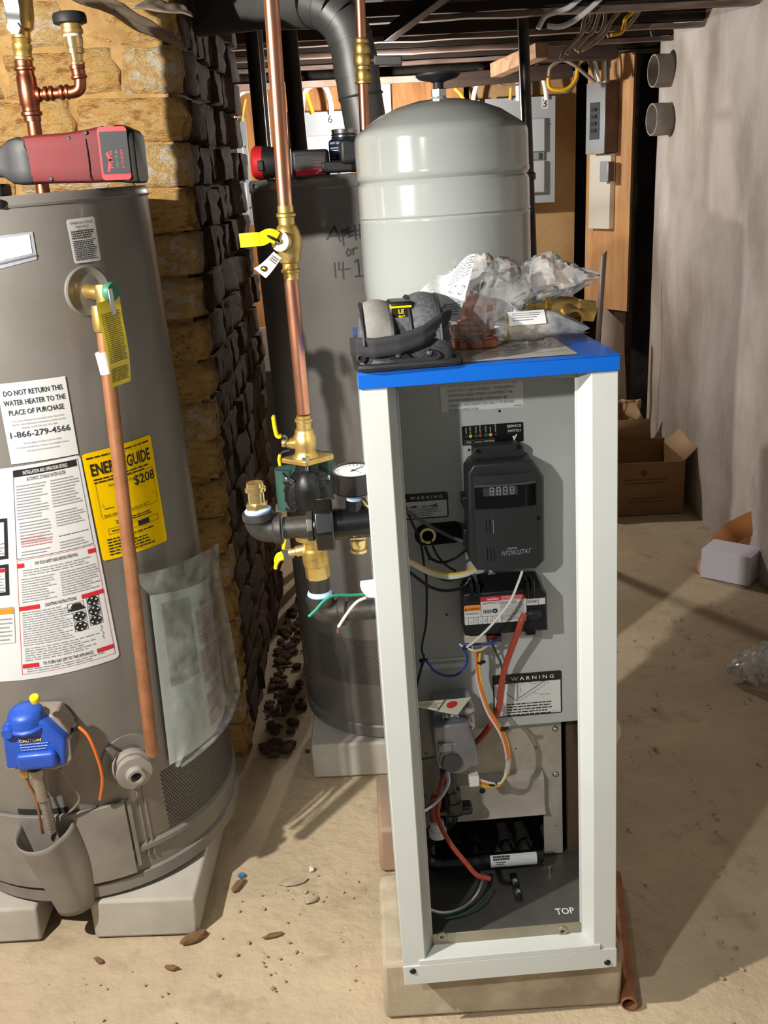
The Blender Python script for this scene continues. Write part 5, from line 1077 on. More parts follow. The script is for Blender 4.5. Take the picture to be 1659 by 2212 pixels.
MB().lathe([(.007, .003), (.0068, -.004), (.0035, -.0045), (.003, 0)], (-.064, .002, .020), (.1, 1, 0), 16).build('cord_end', RUBBER, pouch)
# --- copper fittings, plastic bags, brass tees
def top_at(px, py): p = locz(px, py, ZB); return p
cps = (((1022, 728), .0215, .060, 'tall copper coupling standing in the clear bag on the boiler'), ((1045, 720), .0200, .040, 'copper coupling at the right of the copper fittings in the clear bag'), ((993, 738), .0135, .034, 'small copper coupling at the left of the copper fittings in the clear bag'))
for (px, py), rr, hh, lb in cps:
    p = loc(px, 700, .145)
    m = MB().lathe([(rr*.86, 0), (rr, .001), (rr, hh*.30), (rr*1.1, hh*.34), (rr*1.1, hh*.42), (rr*.94, hh*.46), (rr*.94, hh*.56), (rr*1.1, hh*.60), (rr*1.1, hh*.68), (rr, hh*.72), (rr, hh), (rr*.86, hh), (rr*.86, hh*.5), (0, hh*.5)], n=24, cap=False)
    o = m.build('copper_coupling', COPPER); o.matrix_world = bmat(p.x, .145, ZB+.0005); tag(o, lb, 'fitting', 'copper fittings in the bag')
p = loc(1040, 700, .16); o = MB().tube([(-.02, 0, .052), (0, 0, .060), (.012, 0, .056), (.022, 0, .040)], .016, 18, 5).build('copper_elbow', COPPER); o.matrix_world = bmat(p.x-.008, .175, ZB); tag(o, 'copper elbow resting at the top of the fittings in the clear bag', 'fitting')
BAGF = film('bag_film', '#fbfbfa', .72, .07, .16)
def bagfn(pts, rad, seed, amp=.35):
    P = smooth_path(pts, 6); m_ = len(P)
    def fn(u, v):
        k = v*(m_-1); i = min(m_-2, int(k)); f = k-i; c = P[i].lerp(P[i+1], f); x = v*(len(rad)-1); j = min(len(rad)-2, int(x)); q = x-j
        ry = rad[j][0]+(rad[j+1][0]-rad[j][0])*q; rz = rad[j][1]+(rad[j+1][1]-rad[j][1])*q; t = 2*math.pi*u
        n1 = noise.noise(Vector((math.cos(t)*1.6+seed, math.sin(t)*1.6, v*4.5))); n2 = abs(noise.noise(Vector((math.cos(t)*3.4, math.sin(t)*3.4+seed, v*9)))); n3 = abs(noise.noise(Vector((math.cos(t)*7, math.sin(t)*7+seed, v*18))))
        s = 1+amp*(n1*.8-n2*.9+.25-n3*.45)
        z = c.z+rz*math.sin(t)*s; return Vector((c.x+.012*n1, c.y+ry*math.cos(t)*s, max(.0016, z)))
    return fn
def tp(px, py, y): p = loc(px, py, y); return Vector((p.x, p.y, p.z-ZB))
bag = thing('plastic_bag', 'crumpled clear plastic bag with white print holding copper fittings on the boiler', 'bag', bmat(0, 0, ZB))
f = bagfn([tp(915, 680, .155), tp(960, 668, .155), tp(1020, 655, .155), tp(1080, 645, .155), tp(1140, 632, .155)], [(.004, .004), (.028, .034), (.050, .062), (.052, .074), (.042, .062), (.018, .030)], 3.1, .30)
MB().grid(f, 34, 26).build('bag_film', BAGF, bag, angle=16)
f = bagfn([tp(1110, 625, .155), tp(1165, 600, .165), tp(1215, 600, .17), tp(1260, 597, .17), tp(1290, 597, .17)], [(.022, .028), (.030, .034), (.026, .026), (.014, .014), (.003, .003)], 8.4)
MB().grid(f, 26, 20).build('bag_tail', BAGF, bag, angle=16)
c = [tp(882, 660, .078), tp(992, 690, .076), tp(1026, 552, .090), tp(945, 595, .094)]
def prt(u, v, l): p = c[0].lerp(c[1], u).lerp(c[3].lerp(c[2], u), v); return p+Vector((0, -l-.012*math.sin(v*2.8)-.006*math.sin(u*5+v*4), .006*math.sin(u*6+v*3)))
sh = Sheet(prt, .12); sh.quad(0, 0, 1, 1, mat('bag_print_white', '#e4e4e2', .35), 0); sh.greek(.45, .66, .98, .98, 7, GREYINK, .3, .1); sh.greek(.58, .08, .95, .30, 5, GREYINK, .35, .2)
for cx, cy in ((.62, .56), (.86, .46)):
    pts = [(cx+.07*math.cos(2*math.pi*k/14), cy+.06*math.sin(2*math.pi*k/14)) for k in range(15)]; sh.line(pts, .012, GREYINK); sh.line([(cx-.05, cy-.03), (cx+.05, cy+.03)], .012, GREYINK)
sh.line([(.16, .22), (.30, .12), (.42, .22), (.30, .34), (.16, .22)], .012, GREYINK); sh.line([(.5, .1), (.58, .16), (.62, .28)], .02, GREYINK); sh.build('printed_panel', bag)
# brass mixing tee lying on top
tee = thing('brass_tee', 'brass tee fitting with an open port, lying on the back right of the boiler top', 'fitting', bmat(0, 0, ZB)); yb = .215
P0, P1 = tp(1128, 658, yb), tp(1283, 672, yb); r0 = .0165; dz = Vector((0, 0, 0))
mid = P0.lerp(P1, .60); ax = (P1-P0).normalized(); L = (P1-P0).length
MB().lathe([(.0145, L*.34), (.0175, L*.36), (.0185, L*.5), (.0185, L*.72), (.0165, L*.76), (.0150, L*.78)], P0, ax, 24).build('tee_body', BRASS, tee)
MB().lathe([(.0195, L*.30), (.0195, L*.365)], P0, ax, 6).build('hex_nut', BRASS, tee, bevel=.001); MB().lathe([(.0180, L*.78), (.0180, L)], P0, ax, 6).build('hex_end', BRASS, tee, bevel=.001)
MB().lathe([(.0130, L*.02), (.0150, L*.04), (.0150, L*.14), (.0130, L*.16), (.0130, L*.31)], P0, ax, 20).build('left_tail', BRASS, tee)
b0 = mid; b1 = tp(1239, 690, yb-.038); MB().lathe([(.0140, 0), (.0140, (b1-b0).length-.012), (.0165, (b1-b0).length-.010), (.0165, (b1-b0).length), (.0125, (b1-b0).length), (.0125, (b1-b0).length-.02), (0, (b1-b0).length-.02)], b0, b1-b0, 22, cap=False).build('branch_port', BRASS, tee)
cy_ = thing('brass_coupling', 'brass coupling in a small clear labelled bag, in front of the brass tee', 'fitting', bmat(0, 0, ZB)); yc = .115
P0, P1 = tp(1090, 708, yc), tp(1188, 698, yc); rz = max(P0.z, .018); P0.z = P1.z = rz; L = (P1-P0).length
MB().lathe([(.0150, 0), (.0170, .002), (.0170, L*.9), (.0185, L*.91), (.0185, L*.97), (.0165, L)], P0, P1-P0, 24).build('coupling_body', BRASS, cy_)
f = bagfn([P0+Vector((-.012, 0, 0)), P0.lerp(P1, .3), P0.lerp(P1, .7), P1+Vector((.006, 0, 0)), P1+Vector((.050, .004, -.012))], [(.012, .012), (.0215, .0215), (.0215, .0215), (.020, .019), (.012, .004)], 5.5, .12)
MB().grid(f, 36, 30).build('small_bag', film('bag_film_clear', '#eeeeee', .78, .1, .3), cy_, angle=180)
ac = (P1-P0).normalized(); up = Vector((0, -.72, .69)); side = ac.cross(up)
def lbl(u, v, l): t = (v-.5)*1.1; return P0+ac*(L*(.05+.80*u))+(up*math.cos(t)+Vector((0, .69, .72))*math.sin(t))*(.0235+l)
sh = Sheet(lbl, .15); sh.quad(0, 0, 1, 1, WHITE, 0); sh.greek(.1, .2, .9, .8, 4, GREYINK, .3, .4, lift=.0005); sh.build('bag_label', cy_)

# ---- blocks under the boiler
blk = lambda lb, p, sx, sy, sz, rz, mt=CONCL: block('concrete_block', lb, p, sx, sy, sz, rz, mt, None, .008)
blk('pale concrete block on the floor under the front of the boiler', (-.043, 1.357, 0), .414, .235, .1195, .012)
blk('pale concrete block on the floor under the back of the boiler', (-.046, 1.742, 0), .41, .20, .108, .01, mat('block_reddish', '#a9866a', .92, 0, '#8f8270', 4, detail=8, bump=.4, bscale=60))

# ================================================================= WATER LINE AND RED TOOL ON THE FRONT HEATER
YW = 1.84
def Wp(px, py, y=YW): return at(px, py, y)
zt1 = (HM @ Vector((0, 0, ZT))).z
wl = thing('water_line', 'copper tee with brass valve and capped brass branch rising from the front water heater', 'pipe', Wp(73, 292)); OW = Matrix.Translation(-Wp(73, 292))
COPPERW = mat('copper_worn', '#b97558', .3, 1.0, '#9a5a40', 16, rough2=.5)
b0, b1 = Wp(80, 330), Wp(72, 258); b0.z = zt1-.006
rb(MB().cyl(b0, b1, .0118, n=20), 'riser_tube', COPPERW, wl, OW)
def seg(a, b, prof, name, mt, parent, n=20, off=OW):
    d = b-a; return rb(MB().lathe([(r_, h*d.length) for r_, h in prof], a, d, n), name, mt, parent, off)
seg(Wp(71, 262), Wp(50, 130), [(.0145, 0), (.0145, .08), (.0178, .10), (.0178, .15), (.0148, .17), (.0150, .25), (.0165, .28), (.0165, .72), (.0150, .75), (.0148, .82), (.0178, .84), (.0178, .88), (.0148, .9), (.0148, 1)], 'copper_tee', COPPERW, wl)
seg(Wp(50, 132), Wp(46, 82), [(.0150, 0), (.0175, .06), (.0175, .16), (.0150, .2), (.0150, .45), (.0165, .5), (.0165, .72), (.0140, .76), (.0165, .95), (.0150, 1)], 'brass_adapter', BRASS, wl)
seg(Wp(46, 84), Wp(40, -20), [(.0150, 0), (.0150, .15), (.021, .22), (.023, .5), (.021, 1)], 'brass_valve', BRASS, wl)
rb(lever(MB(), [Wp(37, 64, YW-.035), Wp(30, 45, YW-.035), Wp(27, 20, YW-.04), Wp(20, -15, YW-.04)], (.010, .013), .0015, Vector((1, 0, 0))), 'lever_handle', STEEL, wl, OW, bevel=.001)
rb(MB().lathe([(.010, 0), (.010, .008)], Wp(34, 62, YW-.034), (0, -1, 0), 6), 'lever_nut', STEEL, wl, OW)
rb(MB().lathe([(.008, 0), (.008, .03)], Wp(38, 63, YW-.003), (0, -1, 0), 14), 'valve_stem', BRASS, wl, OW)
rb(MB().cyl(Wp(66, 206), Wp(150, 200), .0085, n=16), 'branch_tube', COPPERW, wl, OW)
for px in (84, 100, 112, 134, 146):
    a = Wp(px, 206-.09*(px-66)); rb(MB().lathe([(.0098, -.004), (.0122, -.002), (.0122, .002), (.0098, .004)], a, (1, 0, .04), 16), 'press_ring', COPPERW, wl, OW)
rb(MB().tube([Wp(146, 200), Wp(162, 198), Wp(172, 190), Wp(173, 172), Wp(171, 152)], .0102, 16, 5), 'branch_elbow', COPPERW, wl, OW)
seg(Wp(172, 172), Wp(166, 142), [(.0105, 0), (.0135, .1), (.0135, .25), (.0110, .32), (.0115, .7), (.0130, .75), (.0130, 1)], 'press_collar', COPPERW, wl)
seg(Wp(167, 144), Wp(157, 80), [(.0105, 0), (.0135, .06), (.0135, .14), (.0110, .18), (.0125, .4), (.0155, .44), (.0155, .6), (.0145, .62), (.0160, .8), (.0160, 1)], 'brass_check', BRASS_SHINY, wl)
seg(Wp(157, 80), Wp(156, 72), [(.0150, 0), (.0150, 1)], 'white_tape', WHITE, wl)
seg(Wp(156, 74), Wp(152, 48), [(.0175, 0), (.0185, .1), (.0185, .4), (.0170, .45), (.0170, 1)], 'brass_cap', BRASS, wl)
seg(Wp(152, 52), Wp(148, 26), [(.0240, 0), (.0275, .08), (.0280, .6), (.0255, .9), (.020, 1)], 'black_cap', RUBBER, wl, 26)
# red tool lying on the heater top
YT_ = 1.70
def Tp(px, py, y=YT_): return at(px, py, y)
T0 = Tp(150, 400); T0.z = zt1+.001; tool = thing('press_tool', 'dusty red power tool with a dark nose and black battery lying on the front heater', 'power tool', T0); OT = Matrix.Translation(-T0)
ex = (Tp(300, 360)-Tp(100, 366)).normalized(); ex = Vector((ex.x, 0, ex.z*.6)).normalized(); ez = Vector((-ex.z, 0, ex.x)); ey = Vector((0, 1, 0))
def loft(secs, name, mt, parent, n=24, sqr=1.3):
    m = MB(); rings = []
    for c, hy, hz in secs:
        R_ = []
        for i in range(n):
            t = 2*math.pi*i/n; x = max(-1, min(1, sqr*math.cos(t))); z = max(-1, min(1, sqr*math.sin(t))); R_.append(OT @ (c+ey*hy*x+ez*hz*z))
        rings.append(m.add(R_))
    for k in range(len(rings)-1):
        for i in range(n): j = (i+1) % n; m.face(rings[k]+i, rings[k]+j, rings[k+1]+j, rings[k+1]+i)
    m.face(*[rings[0]+i for i in reversed(range(n))]); m.face(*[rings[-1]+i for i in range(n)])
    return m.build(name, mt, parent, bevel=.002)
def sec(px, y0, y1, hy):   # section seen between two pixel rows
    a, b = Tp(px, y0), Tp(px, y1); return ((a+b)/2+ey*.01, hy, (a.z-b.z)/2)
loft([sec(62, 296, 398, .040), sec(90, 292, 397, .042), sec(150, 288, 396, .042), sec(200, 280, 395, .041), sec(236, 272, 394, .040)], 'tool_body', TR, tool)
loft([sec(-30, 316, 384, .024), sec(8, 318, 384, .026), sec(30, 302, 398, .034), sec(52, 296, 400, .041), sec(72, 298, 399, .042), sec(84, 330, 394, .040)], 'tool_nose', TGY, tool)
loft([sec(232, 284, 394, .038), sec(262, 274, 394, .038)], 'battery_dock', TK, tool)
bat = loft([sec(258, 270, 394, .042), sec(272, 270, 395, .044), sec(280, 274, 396, .044), sec(298, 282, 396, .042), sec(303, 290, 394, .040)], 'battery', mat('battery_dusty', '#171513', .7, 0, '#332d27', 14), tool)
c = Tp(222, 390, YT_-.034); sh = Sheet(lambda u, v, l: OT @ (c+ex*u+ez*v+ey*(-l))); w_, h_ = .034, .075
sh.paper(.0, .0, .046, h_+.004, TRB, .006); sh.paper(.003, .009, .046, h_-.003, mat('label_dark', '#1d1f24', .6), .002, .001); sh.line([(.012, .014), (.016, .03), (.012, .04)], .004, TRB, .0014)
for k in range(3): sh.text(('M18', 'XC5.0', 'LITHIUM')[k], .020+.0085*k, .018, .006, (TRB, GREYINK, TRB)[k], rot=math.pi/2, width=.026, lift=.0014)
sh.build('battery_label', tool)
for px, py in ((147, 299), (184, 287), (110, 386)):
    a = Tp(px, py, YT_-.031); rb(MB().lathe([(.0035, 0), (.003, -.001)], a, (0, 1, 0), 10), 'housing_screw', TK, tool, OT)
rb(MB().tube([Tp(185, 300, YT_-.0315), Tp(192, 350, YT_-.0325), Tp(196, 392, YT_-.0315)], .0009, 6, 3), 'housing_seam', TK, tool, OT)
rb(MB().box(-.03, .012, -.02, .03, 0, .02), 'tool_jaw', TK, tool, Matrix.Translation(Vector((-.115, .0, .002))), bevel=.004)

# ================================================================= ELECTRICAL PANELS AND CABLES ON THE BACK WALL
PAN_M = mat('panel_steel', '#a9aeb1', .38, .15); PAN_D = mat('panel_door', '#b6babc', .36, .15); BREAK = mat('breaker', '#3b3d40', .5)
def panel(label, px0, py0, px1, py1, y0=5.08, num=None, npx=None, dep=.085, door=True, h=None):
    a, b = at(px0, py0, y0-dep), at(px1, py1, y0-dep); zt_ = max(a.z, b.z) if h else a.z; zb_ = (zt_-h) if h else b.z
    t = thing('electrical_panel', label, 'electrical panel', Vector((a.x, y0-dep, zb_)), 'grey electrical panels'); w, hh = b.x-a.x, zt_-zb_
    MB().box(.008, w-.008, .010, dep-.0005, .008, hh-.008).build('enclosure', PAN_M, t, bevel=.003)
    MB().box(0, w, .004, .012, 0, hh).build('cover', PAN_M, t, bevel=.002)
    if door:
        MB().box(w*.2, w*.84, -.018, .004, hh*.49, hh*.80).build('upper_door', PAN_D, t, bevel=.004)
        MB().box(w*.2, w*.84, -.020, .004, hh*.10, hh*.41).build('lower_door', PAN_D, t, bevel=.005)
        MB().box(w*.22, w*.83, -.008, .004, hh*.415, hh*.485).build('breaker_row', mat('breaker_grey', '#85878a', .4), t); MB().box(w*.755, w*.80, -.012, .004, hh*.42, hh*.48).build('main_breaker', BREAK, t)
    for z_ in (.17, .74): MB().lathe([(.006, 0), (.005, -.004), (0, -.005)], (w*.91, .004, hh*z_), (0, 1, 0), 12).build('cover_screw', STEEL, t)
    if num:
        q = at(npx[0], npx[1], y0-dep)-Vector((a.x, y0-dep, zb_)); sh = Sheet(plane_fn((q.x, .0038, q.z), (1, 0, 0), (0, 0, 1))); sh.paper(-.016, -.026, .016, .026, WHITE, .003); sh.text(num, 0, -.019, .05, INK, align='C'); sh.build('number_sticker', t)
    return t
panel('grey electrical panel numbered 3 on the tan board', 1048, 214, 1199, 437, 5.076, '3', (1177, 222))
panel('white electrical panel numbered 6 behind the drill and jar', 634, 244, 757, 360, 5.08, '6', (713, 256), h=.52)
panel('narrow electrical panel seen between the brick chimney and the rear heater', 470, 258, 550, 486, 5.08)
panel('electrical panel mostly hidden behind the top of the expansion tank', 905, 222, 1040, 420, 5.08, door=False)
bx = at(812, 166, 4.98), at(846, 250, 4.98)
tag(MB().box(bx[0].x, bx[1].x, 4.98, 5.079, bx[1].z-.1, bx[0].z).build('junction_box', WHITE, bevel=.003), 'small white box on the back wall just right of the vent pipe', 'box')
CW = mat('cable_white', '#ededeb', .4); CY = mat('cable_yellow', '#e9b31c', .45); CT = mat('cable_tan', '#a08b74', .6, 0, '#84715e', 20); CG = mat('cable_greyed', '#8f8579', .6, 0, '#6f665c', 20)
def cable(label, mt, r_, pts, group=None, Y=None):
    P = [at(p[0], p[1], p[2] if len(p) > 2 else Y) for p in pts]; o = P[0].copy()
    ob = MB().tube([p-o for p in P], r_, 8, 5).build('cable', mt); ob.location = o; tag(ob, label, 'cable', group)
g_ = 'cables into the electrical panels'
cable('white cable arching into the left top of the panel numbered 6', CW, .0125, [(652, 248), (653, 225), (658, 200), (668, 187), (684, 182)], g_, 4.99)
cable('orange cable dropping into the middle of the panel numbered 6', CY, .0095, [(676, 246), (670, 228), (663, 205), (662, 192)], g_, 4.99)
cable('white cable arching into the right top of the panel numbered 6', CW, .0125, [(716, 248), (714, 225), (708, 200), (700, 186), (690, 180)], g_, 4.985)
cable('white cable arching into the narrow panel beside the chimney', CW, .0110, [(503, 260), (504, 235), (512, 210), (526, 198), (540, 194)], g_, 4.99)
cable('yellow cable dropping into the narrow panel beside the chimney', CY, .007, [(523, 262), (525, 240), (530, 214)], g_, 4.99)
cable('white cable dropping into the panel hidden by the expansion tank', CW, .0105, [(1021, 224), (1026, 196), (1036, 170), (1038, 146)], g_, 4.99)
cable('orange cable beside the black cap of the expansion tank', CY, .009, [(1004, 222), (996, 205), (982, 190)], g_, 4.985)
cable('white cable dropping into the top of the panel numbered 3 beside its sticker', CW, .0110, [(1181, 216), (1178, 190), (1170, 160), (1158, 138)], g_, 4.99)
cable('yellow cable dropping into the panel numbered 3 left of the black post', CY, .0075, [(1102, 216), (1103, 200), (1104, 186)], g_, 4.99)
cable('tan wire sagging above the panel numbered 3', CT, .006, [(1066, 166), (1075, 180), (1092, 187), (1122, 182)], g_, 4.98)
cable('white conduit beside the black post above the panel numbered 3', CW, .012, [(1120, 218), (1119, 185), (1117, 150)], g_, 4.99)
# bright ledger and timbers under the joists at the back
PINK = mat('ledger_paint', '#b79e92', .7, 0, '#97806f', 9)
led = MB().box(at(480, 195, 4.92).x, at(1062, 165, 4.92).x, 4.92, 4.96, at(800, 178, 4.92).z-.008, at(800, 168, 4.92).z); led.build('trim_1', PINK, kind='structure')
WOODL = mat('split_wood', '#a9825f', .8, 0, '#7a5a40', 8, stretch=(.3, 3, 3)); DW = mat('dark_wood', '#4a382c', .85, 0, '#2f241c', 8, stretch=(.4, 3, 3), bump=.2)
def beam(name, label, cat, mt, p, q, hw, hh, roll=0):
    P, Q = at(*p), at(*q); o = (P+Q)/2; d = (Q-P)/2; n = d.cross(Vector((0, 0, 1))).normalized(); u_ = n.cross(d).normalized()
    ob = MB().obox((0, 0, 0), d, n*hw, u_*hh).build(name, mt, bevel=min(hw, hh)*.15); ob.location = o; return tag(ob, label, cat)
beam('timber_block', 'split pale timber end wedged under the ceiling left of the black post', 'timber', WOODL, (1072, 152, 4.55), (1172, 108, 4.2), .03, .028)
beam('ceiling_timber', 'dark timber running along the top of the tan board', 'timber', DW, (955, 176, 4.86), (1235, 152, 4.86), .03, .030)
beam('ceiling_timber', 'dark timber under the ceiling above the plywood with the meter box', 'timber', DW, (1150, 118, 4.72), (1330, 112, 4.72), .05, .03)
# vertical pipes in the background
def vpipe(label, mt, px0, py0, px1, py1, Y, r_, name='iron_pipe', cat='pipe', zt=None, zb=None, elbow=None):
    a, b = at(px0, py0, Y), at(px1, py1, Y); d = (b-a)/(b.z-a.z)
    if zt: a = b+d*(zt-b.z)
    if zb is not None: b = b+d*(zb-b.z)
    t = thing(name, label, cat, b); MB().cyl((0, 0, 0), a-b, r_, n=16).build('pipe_run', mt, t)
    MB().lathe([(r_+.001, 0), (r_+.006, .004), (r_+.006, .022), (r_+.001, .026)], (a-b)*.72, a-b, 16).build('pipe_collar', mt, t)
    MB().lathe([(r_+.002, 0), (r_+.005, .001), (r_+.005, .006), (r_+.002, .007)], (0, 0, 0), a-b, 16).build('foot_flange', mt, t)
    return t
RUSTY = mat('rusty_iron', '#3b302a', .55, .5, '#2a211c', 14, detail=8, bump=.2, bscale=50); POSTK = mat('post_black', '#2b2826', .4, .6, '#3d3834', 16, bump=.1, bscale=60)
vpipe('slim black steel post between the expansion tank and the panel numbered 3', POSTK, 1128, 0, 1138, 270, 3.62, .0185, 'steel_post', 'post', zt=1.868, zb=0)
vpipe('dark brown iron pipe nearest the chimney, behind the copper riser', RUSTY, 548, 130, 566, 330, 3.20, .019, zt=1.868, zb=0)
vpipe('grey steel pipe behind the copper riser, right of the dark brown pipe', mat('steel_dull', '#77726d', .38, .8), 562, 150, 577, 330, 3.50, .0165, zt=1.868, zb=0)
vpipe('dark iron pipe behind the copper riser, left of the panel numbered 6', RUSTY, 630, 140, 648, 330, 3.10, .024, zt=1.868, zb=0)
vpipe('thin dark iron pipe directly behind the bright copper riser', RUSTY, 592, 140, 602, 330, 3.36, .016, zt=1.868, zb=0)
beam('steel_brace', 'grey steel brace slanting up to the ceiling right of the vent pipe', 'brace', POSTK, (838, 76, 3.35), (965, -20, 3.0), .018, .018)
# plywood standing on edge with a metal switch box and trunking, all in the board's own frame: x along the board, y out of its face, z up
BF = at(1362, 400, 4.80); BF.z = 0; BE = at(1268, 300, 5.05); BE.z = 0; be = (BE-BF); BLEN = be.length; be = be/BLEN; bn = Vector((be.y, -be.x, 0)); bn = bn if bn.x < 0 else -bn
BDM = Matrix(((be.x, bn.x, 0, BF.x), (be.y, bn.y, 0, BF.y), (0, 0, 1, 0), (0, 0, 0, 1)))
def onb(m, name, mt, parent=None, **k):
    m.v = [tuple(BDM @ Vector(v)) for v in m.v] if parent is None else m.v; return m.build(name, mt, parent, **k)
zc_ = lambda px, py, Y: at(px, py, Y).z
ply = thing('plywood_board', 'tall plywood board standing edge-on near the plaster wall', 'board', BDM); zb0, zt0 = zc_(1340, 672, 4.82), 1.845
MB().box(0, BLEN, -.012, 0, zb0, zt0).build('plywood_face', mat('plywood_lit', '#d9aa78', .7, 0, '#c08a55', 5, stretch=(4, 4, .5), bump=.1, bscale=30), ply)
for i in range(4): MB().box(-.0012, .0006, -.0120+.003*i, -.0096+.003*i, zb0+.002, zt0-.002).build('ply_layer', PLYDARK if i % 2 else PLY, ply)
o = thing('timber_stud', 'dark timber stud under the plywood board', 'timber', BDM); MB().box(.02, .10, -.06, -.014, 0, 1.84).build('stud_face', DW, o, bevel=.003)
MBX = mat('box_zinc', '#a6aaac', .35, .5); RUSTB = mat('box_rust', '#6d5342', .7, .2, '#5a4234', 12)
za, zb_ = zc_(1300, 176, 4.78), zc_(1300, 330, 4.78)
sw = thing('switch_box', 'long grey metal switch box with rusty side on the plywood board', 'electrical box', BDM @ Matrix.Translation((.085, .0005, zb_))); hs = za-zb_
MB().box(0, .115, 0, .085, 0, hs).build('box_body', RUSTB, sw, bevel=.002); MB().box(-.003, .118, .085, .091, -.003, hs+.003).build('box_cover', MBX, sw, bevel=.001)
MB().box(.03, .09, .091, .095, .06, hs-.08).build('fuse_strip', mat('strip_dark', '#3a4046', .4), sw)
for i in range(4): MB().box(.045, .075, .095, .101, .09+.03*i, .105+.03*i).build('switch_toggle', BLACK, sw)
MB().lathe([(.025, 0), (.023, -.001)], (-.0005, .045, .06), (1, 0, 0), 18).build('knockout', mat('knockout_rust', '#5c4537', .7), sw)
z0, z1 = zc_(1290, 497, 4.85), zc_(1290, 333, 4.85)
tr = thing('cream_backboard', 'cream painted backboard below the metal switch box', 'board', BDM @ Matrix.Translation((.10, .0005, z0))); MB().box(0, .14, 0, .03, 0, z1-z0).build('board_face', mat('board_cream', '#d6d0c2', .6), tr, bevel=.002)
z0, z1 = zc_(1300, 393, 4.78), zc_(1300, 350, 4.78)
sb = thing('outlet_box', 'small grey metal box below the long switch box', 'electrical box', BDM @ Matrix.Translation((.075, .031, z0))); MB().box(0, .05, 0, .035, 0, z1-z0).build('box_body', RUSTB, sb, bevel=.002); MB().box(-.002, .052, .035, .041, -.002, z1-z0+.002).build('cover_plate', MBX, sb, bevel=.002)
g_ = 'cables running into the metal switch box'
for i, (pts, mt, nm) in enumerate((([(1186, 165), (1190, 145), (1215, 130), (1240, 140), (1262, 158), (1285, 178)], CT, 'tan cable looping left of the metal switch box'), ([(1184, 168), (1187, 188), (1205, 194), (1228, 190), (1244, 170), (1248, 145), (1258, 130), (1290, 110), (1305, 96)], CY, 'yellow cable looping left of the metal switch box'),
        ([(1248, 148), (1244, 175), (1228, 196), (1214, 196)], CG, 'grey cable end hanging left of the metal switch box'), ([(1281, 118), (1288, 145), (1295, 176)], CW, 'white cable into the left of the metal switch box'), ([(1262, 108), (1275, 135), (1290, 178)], CT, 'tan cable into the left of the metal switch box'),
        ([(1309, 82), (1308, 110), (1306, 140), (1307, 178)], CW, 'white cable straight down into the metal switch box'), ([(1300, 110), (1303, 140), (1302, 178)], CY, 'yellow cable down into the metal switch box'), ([(1318, 118), (1314, 145), (1313, 178)], CT, 'tan cable down the right side of the metal switch box'), ([(1248, 128), (1275, 128), (1290, 150), (1294, 178)], mat('cable_green', '#3c7a5c', .5), 'green earth wire into the metal switch box'))):
    cable(nm, mt, .0082 if i != 8 else .005, pts, g_, 4.74+.010*i)
g_ = 'old cables running under the ceiling'
for i, (pts, mt, r_) in enumerate((([(1265, -10), (1275, 15), (1262, 45), (1256, 72), (1240, 90), (1218, 112), (1212, 128)], CT, .0075), ([(1290, -8), (1280, 20), (1276, 45), (1262, 66), (1250, 82), (1232, 102), (1225, 118)], CG, .0075), ([(1318, -8), (1300, 12), (1290, 45), (1280, 70), (1268, 80), (1242, 108)], CT, .0075),
        ([(1335, -8), (1310, 22), (1306, 48), (1296, 72), (1272, 92), (1248, 112)], CG, .0075), ([(1370, -8), (1352, 8), (1332, 32), (1318, 50), (1304, 76), (1276, 98), (1258, 108)], CT, .0075), ([(1378, -6), (1370, 22), (1352, 40), (1348, 55), (1342, 70), (1320, 76)], CY, .0070), ([(1396, -6), (1380, 25), (1366, 45), (1350, 62), (1336, 72)], CT, .0075), ([(1352, 62), (1335, 70), (1312, 78)], CT, .007))):
    cable(('first', 'second', 'third', 'fourth', 'fifth', 'yellow', 'seventh', 'short')[i] + (' old cable from the left in the ceiling bundle' if i not in (5, 7) else (' cable sagging at the right of the ceiling cable bundle' if i == 5 else ' tan cable at the right end of the ceiling bundle')), mt, r_, pts, g_, 3.80+.02*i)
cable('upper bright white cable under the ceiling right of the black post', CW, .0085, [(1262, -12), (1230, 15), (1205, 25), (1178, 35), (1162, 62)], g_, 3.5)
cable('lower bright white cable under the ceiling right of the black post', CW, .0085, [(1304, -10), (1270, 22), (1235, 48), (1208, 58), (1182, 56)], g_, 3.5)
cable('black cable hanging at the top corner of the plaster wall', WIRE_K, .007, [(1470, -10), (1440, 20), (1415, 35), (1408, 60), (1410, 78)], None, 4.2)
cable('tan cable crossing the top of the plaster wall', CT, .007, [(1520, -8), (1480, 22), (1450, 32), (1425, 34), (1418, 48), (1428, 60)], None, 4.15)
# ---- torn sheet hanging at the top left, in front of the chimney
SHEET = mat('torn_sheet', '#7b6c5c', .75, 0, '#5f5246', 8, bump=.2, bscale=20)
def torn(cs, Ys, amp, sd):
    P = [at(c_[0], c_[1], y_) for c_, y_ in zip(cs, Ys)]; o = P[0].copy()
    m = MB().grid(lambda a, b: P[0].lerp(P[1], a).lerp(P[3].lerp(P[2], a), b)-o+Vector(noise.noise_vector(Vector((a*4+sd, b*3, 0))))*amp+Vector((0, 0, -.012*math.sin(math.pi*a)*0)), 30, 8)
    return m, o
m, o = torn([(150, -12), (404, 110), (396, 92), (232, -14)], (2.02, 2.10, 2.08, 1.96), .008, 1.5); ob = m.build('torn_sheet', SHEET, angle=180); ob.location = o; tag(ob, 'dusty brown sheet hanging from the ceiling in front of the brick chimney', 'sheet')
md = ob.modifiers.new('s', 'SOLIDIFY'); md.thickness = .003
